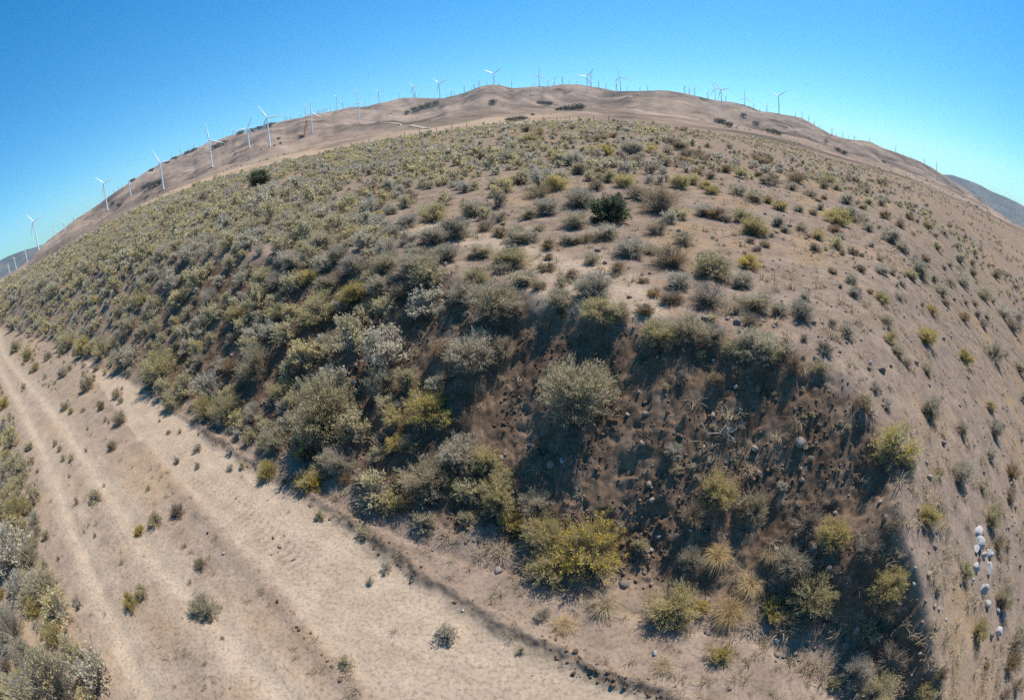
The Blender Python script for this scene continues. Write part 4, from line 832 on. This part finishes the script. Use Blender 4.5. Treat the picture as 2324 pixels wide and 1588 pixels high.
TRK = [(TM, [(1060, 706), (1130, 711), (1200, 718), (1300, 731), (1380, 745), (1455, 758)]), (TM, [(590, 732), (640, 724), (700, 720), (770, 722), (850, 715)]), (TO, [(450, 480), (520, 505), (600, 540), (680, 580), (760, 610)]), (TL, [(1560, 455), (1600, 475), (1640, 490)])]
for c, pts in TRK:
    q = np.array(cv(*c, *pts)); q = np.stack([np.interp(np.linspace(0, len(q)-1, 60), np.arange(len(q)), q[:, i]) for i in (0, 1)], -1)
    P = [on_hill(a, b, 160) for a, b in q]; P = np.array([p for p, f in P if f])
    if len(P) < 4: continue
    P[:, 0] = np.convolve(np.pad(P[:, 0], 3, mode='edge'), np.ones(7)/7, 'valid'); P[:, 1] = np.convolve(np.pad(P[:, 1], 3, mode='edge'), np.ones(7)/7, 'valid')
    t = np.gradient(P[:, :2], axis=0); nrm = np.stack([-t[:, 1], t[:, 0]], -1); nrm /= np.linalg.norm(nrm, axis=1, keepdims=True)+1e-9
    A, B = P[:, :2]+nrm*1.9, P[:, :2]-nrm*1.9
    V = np.concatenate([np.stack([A[:, 0], A[:, 1], hill_z(A[:, 0], A[:, 1])+.5], -1), np.stack([B[:, 0], B[:, 1], hill_z(B[:, 0], B[:, 1])+.5], -1)]); n = len(P); i = np.arange(n-1)
    kind(link('dirt_track', mesh('dirt_track', V, np.stack([i, i+1, n+i+1, n+i], -1), [M['track']])), 'structure')

N = 16000; r_ = np.exp(rng.uniform(math.log(190), math.log(1900), N)); p_ = rng.uniform(-66, 66, N); x_, y_ = r_*np.sin(np.radians(p_)), r_*np.cos(np.radians(p_)); z_ = hill_z(x_, y_)
lap = (hill_z(x_+12, y_)+hill_z(x_-12, y_)+hill_z(x_, y_+12)+hill_z(x_, y_-12))/4-z_
k = rng.random(N) < np.clip(.05+.9*fbm(x_/90, y_/90, 97, 3)+.12*lap+.10*(p_ > 5), 0, 1); x_, y_, z_, r_ = x_[k], y_[k], z_[k], r_[k]; n = len(x_); sz = np.clip(rng.lognormal(math.log(.9), .45, n), .4, 2.6)*np.interp(r_, [190, 900], [.6, 1.25])
V = rng.normal(0, .30, (n, 14, 3))*np.array([1, 1, .6])+np.array([0, 0, .35]); u = rng.normal(0, 1, (n, 14, 3)); u /= np.linalg.norm(u, axis=-1, keepdims=True); w_ = np.cross(u, rng.normal(0, 1, (n, 14, 3))); w_ /= np.linalg.norm(w_, axis=-1, keepdims=True)
V = np.stack([V+u*.28, V+w_*.28, V-u*.28, V-w_*.28], 2)*sz[:, None, None, None]+np.stack([x_, y_, z_], -1)[:, None, None]; V = V.reshape(-1, 3); print('hill scrub', n)
tag(kind(link('hill_scrub', mesh('hill_scrub', V, np.arange(len(V)).reshape(-1, 4), [M['bleaf'], M['oak']], np.repeat((rng.random(n) < .45).astype(int), 14))), 'stuff'), 'tiny dark shrubs dotted over the far grassy hills', 'scrub')

# ------------------------------------------------------------------ fence, crane, far thickets, pale track
fpx = [(q[0]*.3463+700, q[1]*.3463+100) for q in ((833, 960), (980, 930), (1130, 880), (1265, 860), (1385, 830), (1520, 800), (1645, 790), (1765, 770), (1905, 755), (2035, 745), (2155, 725), (2270, 710))] + [(q[0]*.3463+1300, q[1]*.3463+100) for q in ((650, 687), (762, 683), (865, 682), (940, 682), (1060, 684), (1180, 690))]
froot = bpy.data.objects.new('wire_fence', None); COL.objects.link(froot); tops = []
for k, (x, y) in enumerate(fpx):
    d = ray(x*DS, y*DS); az = math.atan2(d[0], d[1]); r = float(RF(math.degrees(az)))-3; bx_, by_ = r*math.sin(az), r*math.cos(az); bz_ = float(ground_full(np.array([bx_]), np.array([by_]))[0])
    V, F = tube([(bx_, by_, bz_-.2), (bx_, by_, bz_+1.45), (bx_, by_, bz_+1.5)], [.07, .065, .03], 6); link('post', mesh('post', V, F, [M['post']]), froot); tops.append((bx_, by_, bz_))
wires = []
for (a, b) in zip(tops[:-1], tops[1:]):
    for h in (.45, .85, 1.25):
        wires.append(tube([(a[0], a[1], a[2]+h), ((a[0]+b[0])/2, (a[1]+b[1])/2, (a[2]+b[2])/2+h-.05), (b[0], b[1], b[2]+h)], [.006]*3, 4))
link('wire', mesh('wire', *join(wires), [M['lattice']]), froot)
tag(froot, 'thin wire fence on dark posts along the far edge of the scrub', 'fence')

cb = cv(*TM, (432, 828))[0]; ct = cv(*TM, (465, 682))[0]
base, _ = on_hill(*cb); r = math.hypot(base[0], base[1]); dt = ray(*ct); zt = CAMH+r*dt[2]/math.hypot(dt[0], dt[1]); azb = math.atan2(base[0], base[1]); azt = math.atan2(dt[0], dt[1])
root = bpy.data.objects.new('crawler_crane', None); COL.objects.link(root); root.location = base; root.rotation_euler = (0, 0, -azb)
Hc = zt-base[2]; Xc = (azt-azb)*r; pr_ = []
for sx, sz in ((1, 1), (1, -1), (-1, -1), (-1, 1)): pr_.append(tube([(3+sx*1.0, sz*1.0, 3), (3+(Xc-3)*.5+sx*1.0, sz*1.0, Hc*.5), (Xc+sx*.5, sz*.5, Hc)], [.35, .33, .25], 4))
for k in range(14):
    a, b = k/14, (k+1)/14; pr_.append(tube([(3+(Xc-3)*a-1, -1, 3+(Hc-3)*a), (3+(Xc-3)*b+1, -1, 3+(Hc-3)*b)], [.22, .22], 3)); pr_.append(tube([(3+(Xc-3)*a+1, 1, 3+(Hc-3)*a), (3+(Xc-3)*b-1, 1, 3+(Hc-3)*b)], [.22, .22], 3))
V = np.concatenate([q[0] for q in pr_]); link('boom', mesh('boom', *join(pr_), [M['red']]), root)
def box(cx, cy, cz, sx, sy, sz):
    c = np.array([(-1, -1, -1), (1, -1, -1), (1, 1, -1), (-1, 1, -1), (-1, -1, 1), (1, -1, 1), (1, 1, 1), (-1, 1, 1)])*.5*np.array([sx, sy, sz])+np.array([cx, cy, cz])
    return c, np.array([(3, 2, 1, 0), (4, 5, 6, 7), (0, 1, 5, 4), (1, 2, 6, 5), (2, 3, 7, 6), (3, 0, 4, 7)])
link('cab', mesh('cab', *join([box(-1, 0, 3.2, 7, 4, 2.6), box(3, -1, 3.6, 2, 1.8, 2.8)]), [M['red']]), root)
link('counterweight', mesh('counterweight', *box(-5.4, 0, 3.0, 1.6, 4.2, 2.2), [M['dark']]), root)
for sy in (-2.2, 2.2): link('track', mesh('track', *tube([(-4.5, sy, .9), (-4, sy, .9), (4, sy, .9), (4.5, sy, .9)], [.5, .95, .95, .5], 8), [M['dark']]), root)
tag(root, 'red crawler crane with a tall lattice boom beside a turbine', 'crane')

def crown(seed, n, w, h, lw):
    g = np.random.default_rng(seed); c = g.normal(0, 1, (n, 3)); c /= np.linalg.norm(c, axis=1, keepdims=True); c *= (g.random(n)**.4)[:, None]
    lob = 1+.25*np.sin(3*np.arctan2(c[:, 1], c[:, 0])+seed)+.15*np.sin(5*c[:, 2]+seed); p = c*np.array([w*.5, w*.5, h*.5])*lob[:, None]+np.array([0, 0, h*.55])
    u = g.normal(0, 1, (n, 3)); u /= np.linalg.norm(u, axis=1, keepdims=True); v = np.cross(u, g.normal(0, 1, (n, 3))); v /= np.linalg.norm(v, axis=1, keepdims=True); s = lw*g.uniform(.6, 1.3, n)[:, None]
    V = np.stack([p+u*s, p+v*s, p-u*s, p-v*s], 1).reshape(-1, 3); return V, np.arange(4*n).reshape(-1, 4)
THK = [('L', [(245, 548, 60)], 'small dark oak clump on the flank of the central knoll'), ('L', [(620, 545, 40), (650, 553, 50), (690, 555, 50), (715, 550, 30)], 'dark oak thicket below the dip right of the central knoll'), ('L', [(770, 600, 40), (800, 600, 50), (840, 598, 60), (885, 598, 60), (935, 595, 80), (965, 585, 50)], 'longest dark green oak thicket, low in the middle of the hills'),
       ('L', [(370, 690, 50), (420, 688, 60), (470, 680, 60), (500, 675, 40)], 'dark thicket strip just beyond the fence'), ('L', [(565, 640, 30)], 'single dark shrub clump above the fence line'), ('M', [(1280, 628, 40), (1340, 610, 60), (1400, 590, 60), (1450, 575, 60), (1510, 560, 60)], 'slanting dark thicket in the gully left of the central knoll'),
       ('N', [(990, 925, 45), (1030, 915, 60), (1070, 905, 60), (1095, 890, 50)], 'dark thicket beside the turbine on the left slope'), ('N', [(1480, 640, 60), (1530, 615, 60)], 'dark thicket on the left skyline behind the upright-bladed turbine'), ('N', [(1650, 545, 50), (1720, 530, 60), (1780, 515, 60), (1850, 495, 60)], 'long dark skyline thicket behind the close turbine pair'), ('N', [(1150, 745, 40), (1200, 720, 45), (1290, 680, 45), (1330, 660, 40)], 'thin dark skyline thicket above the left slope'),
       ('N', [(820, 1045, 40), (775, 1030, 30)], 'two small dark clumps near the lower left turbine'), ('N', [(910, 865, 45)], 'dark clump on the left skyline above a distant turbine'), ('N', [(1040, 800, 40)], 'small dark clump at the skyline left of the thicket turbine'), ('O', [(40, 470, 50), (70, 478, 50), (110, 500, 60)], 'dark green tree group on the right flank of the hills'), ('O', [(300, 485, 45)], 'single dark oak clump below the lone right-ridge turbine'),
       ('O', [(385, 535, 40), (420, 545, 50), (455, 555, 40)], 'dark tree strip at the foot of the right ridge'), ('O', [(780, 625, 30)], 'single upright dark tree at the foot of the right ridge'), ('O', [(860, 665, 40), (900, 690, 50)], 'dark low thicket at the right edge of the scrub slope'), ('O', [(213, 430, 40)], 'small dark clump on the right shoulder below the crossed turbines'), ('M', [(240, 835, 28)], 'small dark clump between the crane and the tallest turbine'), ('M', [(205, 890, 20), (255, 870, 22), (95, 920, 14)], 'few tiny dark shrubs around the tallest turbine base'), ('O', [(1175, 745, 30)], 'dark shrub clump on the far right spur')]
TC = {'L': TL, 'M': TM, 'N': TN, 'O': TO}
for n, (c, pts, lab) in enumerate(THK):
    ps = []; org = None; split = len(pts) <= 3; words_ = {1: [''], 2: [', left one', ', right one'], 3: [', left one', ', middle one', ', right one']}.get(len(pts))
    for j, (x, y, w) in enumerate(sorted(pts)):
        q_ = cv(*TC[c], (x, y))[0]; 
        for dy in range(0, 40, 2):
            b, front = on_hill(q_[0], q_[1]+2.5+dy, 130)
            if front: break
        r = math.hypot(b[0], b[1]); wm = w*TC[c][2]*DS/FPX*r*1.25
        if org is None or split: org = b
        hh = wm*(1.3 if 'single upright' in lab else .30 if 'skyline' in lab else .50); V, F = crown(n*10+j, 420, wm, hh, wm*.045)
        cr_ = (V+b-org, F); tr_ = tube([b-org+np.array([0, 0, -wm*.1]), b-org+np.array([0, 0, hh*.5])], [wm*.03, wm*.02], 5)
        if split:
            o = bpy.data.objects.new('oak_clump', None); COL.objects.link(o); o.location = b; link('crown', mesh('crown', *cr_, [M['oak']]), o); link('trunk', mesh('trunk', *tr_, [M['post']]), o)
            tag(o, lab+words_[j], 'tree', 'dark oak clumps on the hills')
        ps += [cr_, tr_]
    if not split:
        V, F = join(ps); o = link('oak_thicket', mesh('oak_thicket', V, F, [M['oak']])); o.location = org; tag(kind(o, 'stuff'), lab, 'thicket', 'dark oak thickets on the hills')

# ------------------------------------------------------------------ light
SUN_AZ, SUN_EL = 42.0, 55.0
w = bpy.data.worlds.new('World'); SC.world = w; w.use_nodes = True; nt = w.node_tree
bg = nt.nodes.get('Background') or nt.nodes.new('ShaderNodeBackground')
sky = nt.nodes.new('ShaderNodeTexSky'); sky.sky_type = 'NISHITA'; sky.sun_disc = False; sky.sun_elevation = R_(SUN_EL); sky.sun_rotation = R_(SUN_AZ); sky.air_density = 1.0; sky.dust_density = 0.6; sky.ozone_density = 2.0; sky.altitude = 1200
hs = nt.nodes.new('ShaderNodeHueSaturation'); hs.inputs['Saturation'].default_value = 1.45
nt.links.new(sky.outputs[0], hs.inputs['Color']); gm = nt.nodes.new('ShaderNodeGamma'); gm.inputs[1].default_value = 0.72; nt.links.new(hs.outputs[0], gm.inputs[0])
nt.links.new(mixc(nt, 1.0, gm.outputs[0], (.47, 1.09, 1.30), 'MULTIPLY'), bg.inputs[0]); bg.inputs[1].default_value = 0.142
sl = bpy.data.lights.new('sun', 'SUN'); sl.energy = 5.0; sl.angle = R_(.53); sl.color = (1, .94, .86)
so_ = bpy.data.objects.new('sun', sl); COL.objects.link(so_)
v = Vector((math.sin(R_(SUN_AZ))*math.cos(R_(SUN_EL)), math.cos(R_(SUN_AZ))*math.cos(R_(SUN_EL)), math.sin(R_(SUN_EL))))
so_.rotation_euler = v.to_track_quat('Z', 'Y').to_euler(); so_.location = v*100

hz = bpy.data.materials.new('air'); hz.use_nodes = True; nt = hz.node_tree; nt.nodes.clear(); out = nt.nodes.new('ShaderNodeOutputMaterial')
pv = nt.nodes.new('ShaderNodeVolumePrincipled'); pv.inputs['Color'].default_value = (.80, .88, 1.0, 1); pv.inputs['Density'].default_value = 6e-5; pv.inputs['Anisotropy'].default_value = 0.2
nt.links.new(pv.outputs[0], out.inputs['Volume'])
o = kind(link('haze', mesh('haze', *box(0, 0, 40, 14400, 14400, 760), [hz])), 'stuff'); tag(o, 'thin pale blue air haze over the hills', 'haze')

SC.render.engine = 'CYCLES'
SC.view_settings.view_transform = 'Standard'; SC.view_settings.look = 'None'; SC.view_settings.exposure = 0.56; SC.view_settings.gamma = 1
SC.cycles.max_bounces = 6; SC.cycles.diffuse_bounces = 3; SC.cycles.transmission_bounces = 3; SC.cycles.use_denoising = False
